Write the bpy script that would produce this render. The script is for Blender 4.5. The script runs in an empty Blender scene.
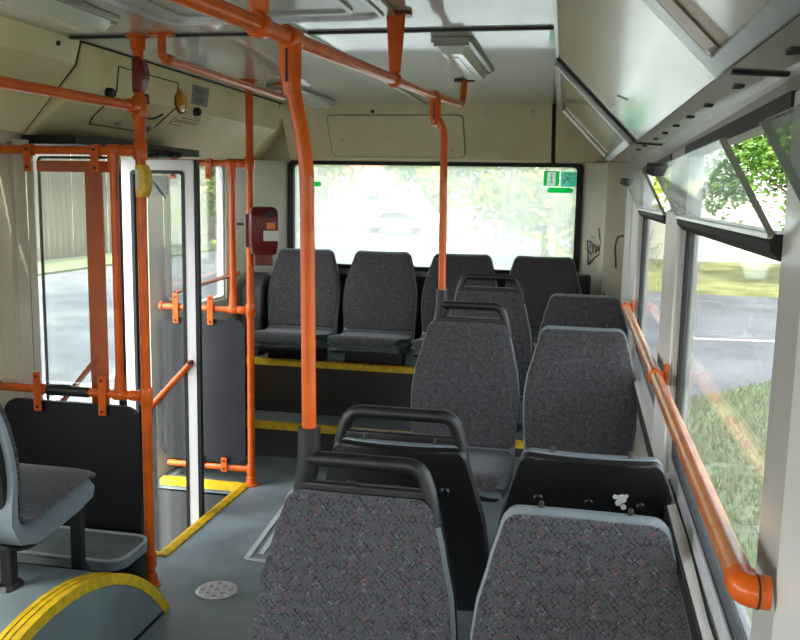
import bpy, bmesh, math, random
from mathutils import Vector, Matrix
random.seed(7)
R = math.radians
scene = bpy.context.scene
col = scene.collection

# ------------------------------------------------------------------ camera
FPX, CX, CY, EYE = 862.0, 400.0, 320.0, 1.59
_yw = Vector((585 - CX, 198 - CY, FPX)).normalized()
_n = _yw.cross(Vector((685 - CX, 199.9 - CY, FPX))).normalized()
if _n.y > 0: _n = -_n
_zw = _n; _xw = _yw.cross(_zw)
# rows: camera right / down / forward written in bus axes (x across, y to the rear, z up)
RIGHT = Vector((_xw.x, _yw.x, _zw.x)); DOWN = Vector((_xw.y, _yw.y, _zw.y)); FWD = Vector((_xw.z, _yw.z, _zw.z))
CAM = Vector((0, 0, EYE))
def on(px, py, ax, val):
    """point where the sight line of a pixel meets the plane ax = val"""
    d = RIGHT * (px - CX) + DOWN * (py - CY) + FWD * FPX
    i = 'xyz'.index(ax)
    return CAM + d * ((val - CAM[i]) / d[i])
cam_data = bpy.data.cameras.new('camera')
cam_data.sensor_width = 36; cam_data.lens = FPX / 800 * 36; cam_data.clip_start = 0.02; cam_data.clip_end = 600
cam = bpy.data.objects.new('camera', cam_data); col.objects.link(cam)
m = Matrix((RIGHT, -DOWN, -FWD)).transposed().to_4x4(); m.translation = CAM
cam.matrix_world = m
scene.camera = cam

# ------------------------------------------------------------------ light
SUN_EL, SUN_ROT = 54, 194         # the sun stands high ahead of the bus, a little to its left
world = bpy.data.worlds.new('world'); scene.world = world
world.use_nodes = True
wn = world.node_tree; wn.nodes.clear()
wo = wn.nodes.new('ShaderNodeOutputWorld'); wb = wn.nodes.new('ShaderNodeBackground'); ws = wn.nodes.new('ShaderNodeTexSky')
ws.sky_type = 'NISHITA'; ws.sun_disc = False; ws.sun_elevation = R(SUN_EL); ws.sun_rotation = R(SUN_ROT)
ws.air_density = 1.0; ws.dust_density = 3.0; ws.ozone_density = 1.0
wh = wn.nodes.new('ShaderNodeHueSaturation'); wh.inputs['Saturation'].default_value = 0.45
wn.links.new(ws.outputs[0], wh.inputs['Color']); wn.links.new(wh.outputs[0], wb.inputs['Color'])
wb.inputs['Strength'].default_value = 0.62
wn.links.new(wb.outputs[0], wo.inputs[0])
sd = bpy.data.lights.new('sun', 'SUN'); sd.energy = 1.9; sd.angle = R(0.8); sd.color = (1.0, 0.94, 0.84)
sun = bpy.data.objects.new('sun', sd); col.objects.link(sun)
_sv = Vector((math.sin(R(SUN_ROT)) * math.cos(R(SUN_EL)), math.cos(R(SUN_ROT)) * math.cos(R(SUN_EL)), math.sin(R(SUN_EL))))
sun.rotation_euler = _sv.to_track_quat('Z', 'Y').to_euler()
vs = scene.view_settings
vs.view_transform = 'Standard'; vs.look = 'None'; vs.gamma = 1; vs.use_curve_mapping = False
vs.exposure = 1.55
scene.cycles.max_bounces = 10; scene.cycles.transparent_max_bounces = 24
scene.cycles.diffuse_bounces = 5; scene.cycles.glossy_bounces = 4
scene.cycles.caustics_reflective = False; scene.cycles.caustics_refractive = False

# ------------------------------------------------------------------ materials
def lin(c): return tuple(((x / 255) / 12.92 if x / 255 <= 0.04045 else ((x / 255 + 0.055) / 1.055) ** 2.4) for x in c)
def mat(name, rgb, rough=0.5, metal=0.0, var=0.12, vscale=8.0, coat=0.0, coat_rough=0.1, bump=0.0, bscale=60.0, spec=0.5, tint=None):
    """painted / moulded surface with a faint procedural mottling and grain"""
    M = bpy.data.materials.new(name); M.use_nodes = True
    nt = M.node_tree; b = nt.nodes['Principled BSDF']
    c = lin(rgb)
    tc = nt.nodes.new('ShaderNodeTexCoord')
    nz = nt.nodes.new('ShaderNodeTexNoise'); nz.inputs['Scale'].default_value = vscale; nz.inputs['Detail'].default_value = 5
    nt.links.new(tc.outputs['Object'], nz.inputs['Vector'])
    rp = nt.nodes.new('ShaderNodeValToRGB')
    lo = tuple(x * (1 - var) for x in c); hi = tuple(min(1, x * (1 + var)) for x in c)
    if tint: lo = tuple(a * (1 - var) for a in lin(tint))
    rp.color_ramp.elements[0].position = 0.3; rp.color_ramp.elements[1].position = 0.7
    rp.color_ramp.elements[0].color = lo + (1,); rp.color_ramp.elements[1].color = hi + (1,)
    nt.links.new(nz.outputs['Fac'], rp.inputs[0]); nt.links.new(rp.outputs[0], b.inputs['Base Color'])
    b.inputs['Roughness'].default_value = rough; b.inputs['Metallic'].default_value = metal
    b.inputs['Specular IOR Level'].default_value = spec
    b.inputs['Coat Weight'].default_value = coat; b.inputs['Coat Roughness'].default_value = coat_rough
    if bump:
        n2 = nt.nodes.new('ShaderNodeTexNoise'); n2.inputs['Scale'].default_value = bscale; n2.inputs['Detail'].default_value = 3
        nt.links.new(tc.outputs['Object'], n2.inputs['Vector'])
        bp = nt.nodes.new('ShaderNodeBump'); bp.inputs['Strength'].default_value = bump; bp.inputs['Distance'].default_value = 0.004
        nt.links.new(n2.outputs['Fac'], bp.inputs['Height']); nt.links.new(bp.outputs[0], b.inputs['Normal'])
    return M

def glass(name, tint=(1, 1, 1), dust=0.05, dust_rgb=(225, 228, 220), dscale=5.0, refl=1.0, wipe=False):
    """thin window pane: clear, Fresnel mirror, and a film of dust that scatters light"""
    M = bpy.data.materials.new(name); M.use_nodes = True
    nt = M.node_tree; nt.nodes.clear()
    out = nt.nodes.new('ShaderNodeOutputMaterial')
    tr = nt.nodes.new('ShaderNodeBsdfTransparent'); tr.inputs[0].default_value = tint + (1,)
    gl = nt.nodes.new('ShaderNodeBsdfGlossy'); gl.inputs['Roughness'].default_value = 0.02
    fr = nt.nodes.new('ShaderNodeFresnel'); fr.inputs[0].default_value = 1.45
    k = nt.nodes.new('ShaderNodeMath'); k.operation = 'MULTIPLY'; k.inputs[1].default_value = refl
    nt.links.new(fr.outputs[0], k.inputs[0])
    m1 = nt.nodes.new('ShaderNodeMixShader'); nt.links.new(k.outputs[0], m1.inputs[0])
    nt.links.new(tr.outputs[0], m1.inputs[1]); nt.links.new(gl.outputs[0], m1.inputs[2])
    df = nt.nodes.new('ShaderNodeBsdfDiffuse'); tl = nt.nodes.new('ShaderNodeBsdfTranslucent')
    df.inputs[0].default_value = tl.inputs[0].default_value = lin(dust_rgb) + (1,)
    m2 = nt.nodes.new('ShaderNodeMixShader'); m2.inputs[0].default_value = 0.6
    nt.links.new(df.outputs[0], m2.inputs[1]); nt.links.new(tl.outputs[0], m2.inputs[2])
    tc = nt.nodes.new('ShaderNodeTexCoord')
    nz = nt.nodes.new('ShaderNodeTexNoise'); nz.inputs['Scale'].default_value = dscale; nz.inputs['Detail'].default_value = 8; nz.inputs['Roughness'].default_value = 0.7
    if wipe:
        mp = nt.nodes.new('ShaderNodeMapping'); mp.inputs['Rotation'].default_value = (0, R(40), 0); mp.inputs['Scale'].default_value = (3.5, 1, 0.5)
        nt.links.new(tc.outputs['Object'], mp.inputs[0]); nt.links.new(mp.outputs[0], nz.inputs['Vector'])
    else: nt.links.new(tc.outputs['Object'], nz.inputs['Vector'])
    mr = nt.nodes.new('ShaderNodeMapRange'); mr.inputs['From Min'].default_value = 0.3; mr.inputs['From Max'].default_value = 0.75
    mr.inputs['To Min'].default_value = dust * 0.6; mr.inputs['To Max'].default_value = min(1, dust * 1.5)
    nt.links.new(nz.outputs['Fac'], mr.inputs[0])
    m3 = nt.nodes.new('ShaderNodeMixShader'); nt.links.new(mr.outputs[0], m3.inputs[0])
    nt.links.new(m1.outputs[0], m3.inputs[1]); nt.links.new(m2.outputs[0], m3.inputs[2])
    nt.links.new(m3.outputs[0], out.inputs[0])
    return M

def fabric(name, base, scale=1.0):
    """woven seat plush: dark ground, short black hooks, red and pale flecks (UV in metres)"""
    M = bpy.data.materials.new(name); M.use_nodes = True
    nt = M.node_tree; b = nt.nodes['Principled BSDF']; L = nt.links.new
    uv = nt.nodes.new('ShaderNodeUVMap')
    mp = nt.nodes.new('ShaderNodeMapping'); mp.inputs['Rotation'].default_value = (0, 0, R(45)); L(uv.outputs[0], mp.inputs[0])
    def brick(sc, mort, rot):
        q = nt.nodes.new('ShaderNodeMapping'); q.inputs['Rotation'].default_value = (0, 0, R(rot)); L(uv.outputs[0], q.inputs[0])
        t = nt.nodes.new('ShaderNodeTexBrick'); t.inputs['Scale'].default_value = sc * scale
        t.inputs['Color1'].default_value = t.inputs['Color2'].default_value = (0, 0, 0, 1); t.inputs['Mortar'].default_value = (1, 1, 1, 1)
        t.inputs['Mortar Size'].default_value = mort; t.inputs['Brick Width'].default_value = 0.62; t.inputs['Row Height'].default_value = 0.36
        L(q.outputs[0], t.inputs['Vector']); return t.outputs['Color']
    def mask(sc, lo, hi, off):
        q = nt.nodes.new('ShaderNodeMapping'); q.inputs['Location'].default_value = (off, off * 1.7, 0); L(uv.outputs[0], q.inputs[0])
        t = nt.nodes.new('ShaderNodeTexNoise'); t.inputs['Scale'].default_value = sc * scale; t.inputs['Detail'].default_value = 2
        L(q.outputs[0], t.inputs['Vector'])
        r = nt.nodes.new('ShaderNodeMapRange'); r.inputs['From Min'].default_value = lo; r.inputs['From Max'].default_value = hi
        L(t.outputs['Fac'], r.inputs[0]); return r.outputs[0]
    def mul(a, c_):
        t = nt.nodes.new('ShaderNodeMath'); t.operation = 'MULTIPLY'; t.use_clamp = True; L(a, t.inputs[0]); L(c_, t.inputs[1]); return t.outputs[0]
    def mix(fac, c1, rgb):
        t = nt.nodes.new('ShaderNodeMix'); t.data_type = 'RGBA'; L(fac, t.inputs['Factor']); L(c1, t.inputs[6]); t.inputs[7].default_value = lin(rgb) + (1,); return t.outputs[2]
    nz = nt.nodes.new('ShaderNodeTexNoise'); nz.inputs['Scale'].default_value = 330; nz.inputs['Detail'].default_value = 2; L(uv.outputs[0], nz.inputs['Vector'])
    rp = nt.nodes.new('ShaderNodeValToRGB'); L(nz.outputs['Fac'], rp.inputs[0])
    c = lin(base)
    rp.color_ramp.elements[0].position = 0.32; rp.color_ramp.elements[1].position = 0.68
    rp.color_ramp.elements[0].color = tuple(x * 0.62 for x in c) + (1,); rp.color_ramp.elements[1].color = tuple(x * 1.5 for x in c) + (1,)
    x = rp.outputs[0]
    x = mix(mul(brick(44, 0.020, 41), mask(60, 0.60, 0.63, 3)), x, (122, 130, 128))
    x = mix(mul(brick(42, 0.028, -38), mask(52, 0.60, 0.63, 11)), x, (124, 62, 64))
    x = mix(mul(brick(36, 0.024, 47), mask(54, 0.52, 0.54, 7)), x, (20, 20, 22))
    x = mix(mul(brick(34, 0.024, -44), mask(54, 0.54, 0.56, 23)), x, (20, 20, 22))
    L(x, b.inputs['Base Color']); b.inputs['Roughness'].default_value = 0.92; b.inputs['Specular IOR Level'].default_value = 0.15
    b.inputs['Sheen Weight'].default_value = 0.25; b.inputs['Sheen Roughness'].default_value = 0.5
    bp = nt.nodes.new('ShaderNodeBump'); bp.inputs['Strength'].default_value = 0.35; bp.inputs['Distance'].default_value = 0.002
    L(nz.outputs['Fac'], bp.inputs['Height']); L(bp.outputs[0], b.inputs['Normal'])
    return M

def leaf_mat(name, rgb, rgb2):
    M = mat(name, rgb, 0.6, var=0.35, vscale=1.3, tint=rgb2)
    nt = M.node_tree; b = nt.nodes['Principled BSDF']; out = nt.nodes['Material Output']
    tl = nt.nodes.new('ShaderNodeBsdfTranslucent'); ad = nt.nodes.new('ShaderNodeMixShader'); ad.inputs[0].default_value = 0.4
    src = b.inputs['Base Color'].links[0].from_socket
    nt.links.new(src, tl.inputs[0]); nt.links.new(b.outputs[0], ad.inputs[1]); nt.links.new(tl.outputs[0], ad.inputs[2]); nt.links.new(ad.outputs[0], out.inputs[0])
    return M

M_CREAM = mat('warm_lit_cream_paint', (232, 220, 180), 0.42, var=0.05, vscale=3, coat=0.2, tint=(224, 208, 162))  # cream, yellower than the walls: warm light on the cove put into the colour
M_WALLP = mat('off_white_wall_paint', (226, 221, 202), 0.42, var=0.05, vscale=3, coat=0.2, tint=(218, 210, 186))
M_CEIL = mat('ceiling_lacquer', (166, 166, 156), 0.35, var=0.05, vscale=2, coat=0.9, coat_rough=0.06)
M_COVE = mat('cove_lacquer', (190, 180, 152), 0.24, var=0.06, vscale=2, coat=0.8, coat_rough=0.08, metal=0.55)
M_GREYP = mat('grey_cove_paint', (168, 168, 158), 0.4, var=0.05, vscale=3, coat=0.4)
M_ALU = mat('aluminium', (190, 190, 186), 0.28, metal=0.85, var=0.08, vscale=25)
M_WHITE = mat('white_frame', (232, 232, 226), 0.4, var=0.05, vscale=6)
M_PILLAR = mat('pillar_paint', (196, 195, 188), 0.35, var=0.05, vscale=4, coat=0.3)
M_ORANGE = mat('orange_paint', (222, 100, 12), 0.45, var=0.08, vscale=12, coat=0.45, coat_rough=0.10, spec=0.25, tint=(206, 84, 8))
M_ORANGE_WORN = mat('worn_orange_paint', (208, 130, 74), 0.32, var=0.14, vscale=14, coat=0.5, coat_rough=0.15, tint=(196, 84, 30))
M_RED = mat('dark_red_plastic', (104, 12, 12), 0.34, var=0.06, vscale=10, coat=0.1)
M_YELLOW = mat('yellow_rubber', (232, 194, 24), 0.55, var=0.08, vscale=30, bump=0.15, tint=(206, 168, 26))
M_YELPL = mat('yellow_plastic', (226, 186, 28), 0.4, var=0.05)
M_BLACK = mat('black_plastic', (17, 17, 18), 0.4, var=0.2, vscale=20, bump=0.12, bscale=220)
M_RUBBER = mat('black_rubber', (14, 14, 15), 0.6, var=0.2, vscale=20)
M_HANDLE = mat('handle_plastic', (19, 19, 18), 0.42, var=0.2, vscale=30, bump=0.25, bscale=300)
M_PANEL = mat('scuffed_black_panel', (20, 22, 28), 0.42, var=0.35, vscale=6, tint=(15, 15, 24))
M_SHELL = mat('grey_seat_plastic', (116, 126, 130), 0.4, var=0.07, vscale=12, bump=0.05, bscale=200)
M_FLOOR = mat('grey_lino', (126, 140, 140), 0.5, var=0.08, vscale=5, bump=0.06, bscale=150, tint=(112, 124, 125))
M_RISER = mat('dark_brown_lino', (40, 34, 29), 0.6, var=0.2, vscale=5)
M_RISER2 = mat('charcoal_lino', (50, 51, 53), 0.6, var=0.2, vscale=5)
M_DARK = mat('dark_laminate', (32, 31, 30), 0.55, var=0.2, vscale=7)
M_TRIM = mat('matt_aluminium', (200, 203, 204), 0.5, metal=0.2, var=0.08, vscale=40)
M_STEEL = mat('bright_steel', (205, 207, 208), 0.32, metal=0.7, var=0.1, vscale=60)
M_FAB = fabric('grey_plush', (69, 69, 71))
M_GLASS = glass('window_glass', (0.97, 0.99, 0.98), 0.015, refl=0.7)
M_VENT = glass('vent_glass', (0.95, 0.98, 0.965), 0.05, dscale=7, refl=0.6)
M_DUSTY = glass('dusty_rear_glass', (0.97, 1.0, 0.985), 0.40, (238, 242, 230), 2.2, 0.6, wipe=True)
M_SCREEN = glass('partition_glass', (0.97, 0.985, 0.97), 0.03, dscale=4, refl=0.7)
M_DOORGL = glass('door_glass', (0.9, 0.92, 0.9), 0.008, dscale=4, refl=0.7)
M_LENS = mat('lamp_lens', (225, 226, 220), 0.15, var=0.03, coat=0.8)
M_AMBER = mat('amber_lens', (206, 140, 10), 0.25, var=0.2, vscale=30, coat=0.6)
M_GREEN = mat('green_sticker', (60, 222, 140), 0.5, var=0.04)
M_TEAL = mat('teal_sticker', (150, 226, 206), 0.5, var=0.04)
M_WHITEP = mat('white_print', (244, 246, 242), 0.5, var=0.03)
for _m in (M_GREEN, M_TEAL, M_WHITEP):
    _nt = _m.node_tree; _b = _nt.nodes['Principled BSDF']; _t = _nt.nodes.new('ShaderNodeBsdfTranslucent'); _x = _nt.nodes.new('ShaderNodeMixShader'); _x.inputs[0].default_value = 0.75
    _nt.links.new(_b.inputs['Base Color'].links[0].from_socket, _t.inputs[0]); _nt.links.new(_b.outputs[0], _x.inputs[1]); _nt.links.new(_t.outputs[0], _x.inputs[2]); _nt.links.new(_x.outputs[0], _nt.nodes['Material Output'].inputs[0])
M_PAPER = mat('paper_sticker', (226, 224, 214), 0.6, var=0.04)
M_PLATE = mat('grey_plate', (128, 132, 122), 0.45, var=0.06)
M_INK = mat('dark_ink', (34, 34, 34), 0.6, var=0.1)
M_ORSCR = mat('orange_window', (232, 120, 34), 0.3, var=0.05)
M_ASPH = mat('asphalt', (118, 121, 123), 0.9, var=0.12, vscale=0.8, bump=0.3, bscale=40, tint=(98, 101, 104))
M_LINE = mat('road_line_paint', (225, 225, 218), 0.8, var=0.1)
M_GRASS = mat('grass', (100, 116, 80), 0.95, var=0.3, vscale=1.6, bump=0.8, bscale=25, tint=(134, 134, 112))
M_SUNGRASS = mat('sunlit_grass', (160, 158, 100), 0.95, var=0.3, vscale=0.9, bump=0.8, bscale=12, tint=(120, 126, 66))  # grass yellowed so the far bank looks sunlit
M_BLADE = leaf_mat('grass_blades', (88, 110, 62), (132, 132, 104))
M_WALL = mat('whitewash', (236, 234, 222), 0.9, var=0.06, vscale=0.6)
M_PLANK = mat('grey_planks', (140, 132, 114), 0.9, var=0.2, vscale=2.5, tint=(112, 106, 94))
M_BARK = mat('bark', (92, 80, 66), 0.95, var=0.3, vscale=8, bump=0.6, bscale=30)
M_LEAF = leaf_mat('leaves_green', (96, 132, 44), (58, 96, 30))
M_LEAF2 = leaf_mat('leaves_yellowgreen', (150, 164, 66), (92, 118, 46))
M_BRICK = mat('house_plaster', (214, 200, 180), 0.9, var=0.08, vscale=1)
M_ROOF = mat('rust_roof', (150, 92, 76), 0.8, var=0.15, vscale=2)
M_GATE = mat('pale_blue_gate', (136, 168, 190), 0.6, var=0.08, vscale=2)
M_CAR = mat('silver_car_paint', (150, 158, 160), 0.3, metal=0.5, var=0.04, coat=1.0)
M_CARGLASS = mat('car_glass', (38, 46, 48), 0.12, var=0.05)
M_TYRE = mat('tyre', (28, 28, 28), 0.8, var=0.1)

# ------------------------------------------------------------------ mesh helpers
def fillet(pts, r, n=6):
    """round the corners of a polyline"""
    pts = [Vector(p) for p in pts]; out = [pts[0]]
    for a, b, c in zip(pts, pts[1:], pts[2:]):
        d1 = (a - b); d2 = (c - b); k = min(r, d1.length * 0.49, d2.length * 0.49)
        p, q = b + d1.normalized() * k, b + d2.normalized() * k
        for i in range(n + 1):
            t = i / n; out.append(p * (1 - t) ** 2 + b * 2 * t * (1 - t) + q * t * t)
    return out + [pts[-1]]
def rrect(x0, x1, y0, y1, r, n=5, corners=(1, 1, 1, 1)):
    """counter-clockwise rounded rectangle; corners bl, br, tr, tl"""
    P = []
    for (cx, cy, a0, on_), (kx, ky) in zip(((x0 + r, y0 + r, 180, corners[0]), (x1 - r, y0 + r, 270, corners[1]), (x1 - r, y1 - r, 0, corners[2]), (x0 + r, y1 - r, 90, corners[3])), ((x0, y0), (x1, y0), (x1, y1), (x0, y1))):
        if on_:
            for i in range(n + 1):
                a = R(a0 + 90 * i / n); P.append((cx + r * math.cos(a), cy + r * math.sin(a)))
        else: P.append((kx, ky))
    return P
class MB:
    def __init__(s): s.v = []; s.f = []; s.uv = {}
    def add(s, vs, fs, uvs=None):
        o = len(s.v); s.v += [Vector(p) for p in vs]; s.f += [tuple(i + o for i in f) for f in fs]
        if uvs:
            for i, u in enumerate(uvs): s.uv[o + i] = u
        return s
    def box(s, x0, x1, y0, y1, z0, z1):
        return s.add([(x0, y0, z0), (x1, y0, z0), (x1, y1, z0), (x0, y1, z0), (x0, y0, z1), (x1, y0, z1), (x1, y1, z1), (x0, y1, z1)],
                     [(3, 2, 1, 0), (4, 5, 6, 7), (0, 1, 5, 4), (1, 2, 6, 5), (2, 3, 7, 6), (3, 0, 4, 7)])
    def bar(s, a, b, w, h, up=(0, 0, 1)):
        """rectangular bar from a to b, w wide, h high"""
        a, b = Vector(a), Vector(b); t = (b - a).normalized(); u = Vector(up)
        x = t.cross(u); x = (x if x.length > 1e-4 else t.orthogonal()).normalized(); y = x.cross(t)
        vs_ = [p + x * i * w / 2 + y * j * h / 2 for p in (a, b) for i, j in ((-1, -1), (1, -1), (1, 1), (-1, 1))]
        return s.add(vs_, [(0, 1, 2, 3), (7, 6, 5, 4), (0, 4, 5, 1), (1, 5, 6, 2), (2, 6, 7, 3), (3, 7, 4, 0)])
    def tube(s, pts, r, seg=12, cap=True):
        pts = [Vector(p) for p in pts]; n = len(pts)
        rs = r if isinstance(r, (list, tuple)) else [r] * n
        t0 = (pts[1] - pts[0]).normalized(); u = t0.orthogonal().normalized(); rings = []
        for i, p in enumerate(pts):
            t = (pts[min(i + 1, n - 1)] - pts[max(i - 1, 0)]).normalized()
            u = (u - t * u.dot(t)).normalized(); w = t.cross(u)
            rings.append([p + (u * math.cos(2 * math.pi * k / seg) + w * math.sin(2 * math.pi * k / seg)) * rs[i] for k in range(seg)])
        vs_ = [q for g in rings for q in g]; fs = []
        for i in range(n - 1):
            for k in range(seg):
                k2 = (k + 1) % seg; fs.append((i * seg + k, i * seg + k2, (i + 1) * seg + k2, (i + 1) * seg + k))
        if cap: fs += [tuple(range(seg - 1, -1, -1)), tuple((n - 1) * seg + k for k in range(seg))]
        return s.add(vs_, fs)
    def prism(s, poly, f0, f1):
        """poly: 2-D outline; f0, f1 map it to the two end faces"""
        n = len(poly)
        return s.add([f0(*p) for p in poly] + [f1(*p) for p in poly],
                     [tuple(range(n - 1, -1, -1)), tuple(range(n, 2 * n))] + [(i, (i + 1) % n, n + (i + 1) % n, n + i) for i in range(n)])
    def ring(s, outer, inner, f0, f1):
        """frame between two outlines of equal vertex count"""
        n = len(outer); vs_ = [f0(*p) for p in outer] + [f0(*p) for p in inner] + [f1(*p) for p in outer] + [f1(*p) for p in inner]
        fs = []
        for i in range(n):
            j = (i + 1) % n
            fs += [(i, n + i, n + j, j), (2 * n + i, 2 * n + j, 3 * n + j, 3 * n + i), (i, j, 2 * n + j, 2 * n + i), (n + j, n + i, 3 * n + i, 3 * n + j)]
        return s.add(vs_, fs)
    def grid(s, rings, uvs=None, closed=True):
        n = len(rings); k = len(rings[0]); fs = []
        for i in range(n - 1):
            for j in range(k if closed else k - 1):
                j2 = (j + 1) % k; fs.append((i * k + j, i * k + j2, (i + 1) * k + j2, (i + 1) * k + j))
        if closed: fs += [tuple(range(k - 1, -1, -1)), tuple((n - 1) * k + j for j in range(k))]
        return s.add([p for g in rings for p in g], fs, [u for g in uvs for u in g] if uvs else None)
    def build(s, name, material, parent=None, smooth=40, bevel=0.0, seg=2):
        me = bpy.data.meshes.new(name); me.from_pydata([tuple(p) for p in s.v], [], s.f)
        bm = bmesh.new(); bm.from_mesh(me); bmesh.ops.recalc_face_normals(bm, faces=bm.faces); bm.to_mesh(me); bm.free()
        if s.uv:
            ul = me.uv_layers.new(name='UVMap')
            for lp in me.loops: ul.data[lp.index].uv = s.uv.get(lp.vertex_index, (0, 0))
        if smooth:
            for p in me.polygons: p.use_smooth = True
            me.set_sharp_from_angle(angle=R(smooth))
        me.materials.append(material)
        o = bpy.data.objects.new(name, me); col.objects.link(o)
        if parent: o.parent = parent
        if bevel:
            b = o.modifiers.new('bevel', 'BEVEL'); b.width = bevel; b.segments = seg; b.limit_method = 'ANGLE'; b.angle_limit = R(35); b.harden_normals = False
        return o
def tag(o, label=None, cat=None, group=None, kind=None):
    if label: o['label'] = label
    if cat: o['category'] = cat
    if group: o['group'] = group
    if kind: o['kind'] = kind
    return o
def empty(name, loc=(0, 0, 0), rz=0):
    o = bpy.data.objects.new(name, None); col.objects.link(o); o.location = loc; o.rotation_euler = (0, 0, rz); o.empty_display_size = 0.05
    return o
def copy_tree(o, parent=None):
    c = o.copy(); col.objects.link(c); c.parent = parent
    for ch in list(o.children): copy_tree(ch, c)
    return c
def XY(z): return lambda a, b: (a, b, z)
def XZ(y): return lambda a, b: (a, y, b)
def YZ(x): return lambda a, b: (x, a, b)

# ------------------------------------------------------------------ bus shell
XL, XR = -2.25, 0.24         # inner faces of the side walls
CEIL = 2.155; YB = 5.72; YF = -4.2
WELL = (-1.76, 3.33, 4.24)   # door well: inner edge x, from y, to y

fl = MB()
fl.box(XL, XR + .05, YF, WELL[1], -.06, 0).box(WELL[0], XR + .05, WELL[1], WELL[2], -.06, 0).box(XL, XR + .05, WELL[2], 4.8, -.06, 0)
floor = tag(fl.build('floor', M_FLOOR, smooth=0), 'grey speckled lino floor of the bus aisle', 'floor', kind='structure')
MB().box(XL, XR, 4.83, 5.1, .0, .2).build('step_tread', M_FLOOR, floor, 0)
MB().box(XL, XR, 4.80, 4.83, -.02, .195).build('step_riser', M_RISER2, floor, 0)
MB().box(XL, XR, 5.13, YB, .0, .53).build('engine_deck', M_FLOOR, floor, 0)
MB().box(XL, XR, 5.10, 5.13, .0, .525).build('step_riser', M_RISER, floor, 0)
def nosing(pts, w, parent, out, name='nosing'):
    """yellow ridged stair edge along pts; out = horizontal direction of the lip"""
    b = MB(); out = Vector(out)
    for a, c in zip(pts, pts[1:]):
        a, c = Vector(a), Vector(c)
        b.bar(a - out * w / 2 + Vector((0, 0, .004)), c - out * w / 2 + Vector((0, 0, .004)), w, .008)
        b.bar(a + out * .003 + Vector((0, 0, -.011)), c + out * .003 + Vector((0, 0, -.011)), .006, .034)
        for k in range(3):
            o_ = -out * (w * (.25 + .25 * k)) + Vector((0, 0, .009)); b.bar(a + o_, c + o_, w * .12, .004)
    return b.build(name, M_YELLOW, parent, 0)
nosing([(XL + .02, 4.798, .2), (XR, 4.798, .2)], .045, floor, (0, -1, 0))
nosing([(XL + .02, 5.098, .53), (XR, 5.098, .53)], .04, floor, (0, -1, 0))
nosing([(WELL[0], WELL[1] - .03, 0), (WELL[0], WELL[2] + .045, 0)], .045, floor, (-1, 0, 0))
nosing([(XL + .02, WELL[2], 0), (WELL[0], WELL[2], 0)], .045, floor, (0, -1, 0))
nosing([(XL + .02, WELL[1], 0), (WELL[0], WELL[1], 0)], .06, floor, (0, 1, 0))
w = MB()
w.box(-2.05, WELL[0] + .03, WELL[1], WELL[2], -.34, -.30).box(-2.35, -2.05, WELL[1], WELL[2], -.62, -.58).box(-2.07, -2.05, WELL[1], WELL[2], -.6, -.3)
w.box(WELL[0], WELL[0] + .02, WELL[1], WELL[2], -.32, -.05).box(XL, WELL[0], WELL[1] - .02, WELL[1], -.62, -.05).box(XL, WELL[0], WELL[2], WELL[2] + .02, -.62, -.05)
w.build('door_well', M_RISER2, floor, 0)
nosing([(-2.05, WELL[1], -.30), (-2.05, WELL[2], -.30)], .04, floor, (-1, 0, 0))
# aluminium hatch trim let into the aisle floor
a, b_ = on(246, 560, 'z', 0), on(290, 500, 'z', 0)
c_ = on(275, 563, 'z', 0)
for p, q in ((a, a + (b_ - a) * 1.0), (a, a + Vector((.62, .0, 0))), (a + Vector((.045, .06, 0)), a + Vector((.045, .06, 0)) + (b_ - a) * .9)):
    MB().bar(p + Vector((0, 0, .003)), q + Vector((0, 0, .003)), .024, .008).build('hatch_trim', M_TRIM, floor, 0)
# ceiling
ceil = tag(MB().box(-1.97, -.0, YF, 5.47, CEIL, CEIL + .02).build('ceiling', M_CEIL, smooth=0), 'glossy pale grey ceiling of the bus', 'ceiling', kind='structure')
for x0, x1 in ((-1.93, -1.02), (-.99, -.13)):
    MB().box(x0, x1, 3.03, 3.05, CEIL - .008, CEIL + .002).build('ceiling_strip', M_DARK, ceil, 0)
MB().box(-1.02, -.995, 2.86, 5.45, CEIL - .008, CEIL + .002).build('ceiling_strip', M_ALU, ceil, 0)
MB().box(XL - .12, XR + .12, YF - .1, YB + .12, 2.30, 2.34).build('roof_skin', M_WHITE, ceil, 0)

# left wall with door opening 3.2-4.3, small window behind it, and windows ahead of the camera
wl = MB()
wl.box(XL - .06, XL, YF, 2.0, -.6, .85).box(XL - .06, XL, YF, 5.78, 1.76, 2.3)
for y0, y1 in ((YF, -3.9), (-2.5, -2.35), (-.9, -.75), (.65, .8), (3.08, 3.2)): wl.box(XL - .06, XL, y0, y1, -.6, 1.77)
wl.box(XL - .14, XL - .08, 2.0, 3.14, -.6, 1.85).box(XL - .14, XL, 1.9, 2.0, -.6, 1.85)
wl.box(XL - .06, XL, 4.20, 4.46, .45, 1.77).box(XL - .06, XL, 4.25, 4.46, -.6, .45).box(XL - .06, XL, 4.46, 5.22, -.6, .9).box(XL - .06, XL, 5.22, 5.78, -.6, 1.77)
wall_left = tag(wl.build('wall_left', M_WALLP, smooth=0), 'cream painted side wall with the door opening', 'wall', kind='structure')
MB().box(XL - .058, XL - .005, 4.20, 4.25, -.6, .45).build('jamb_foot', M_RUBBER, wall_left, 0)
# cream door column that bulges in front of the wall
b = MB(); P = [(3.20, XL - .10), (3.20, XL + .03), (3.17, XL + .045), (3.14, XL + .03), (3.115, XL + .01), (3.10, XL - .03), (3.085, XL - .05), (3.085, XL - .10)]
b.prism(P, lambda y, x: (x, y, .0), lambda y, x: (x, y, 1.78)).build('door_column', M_WALLP, wall_left, 50)
MB().tube([(XL + .0, 3.075, .0), (XL + .0, 3.075, .62), (XL + .0, 3.075, .66)], [.022, .022, .018], 10).build('corner_pipe', M_WALLP, wall_left)
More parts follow.
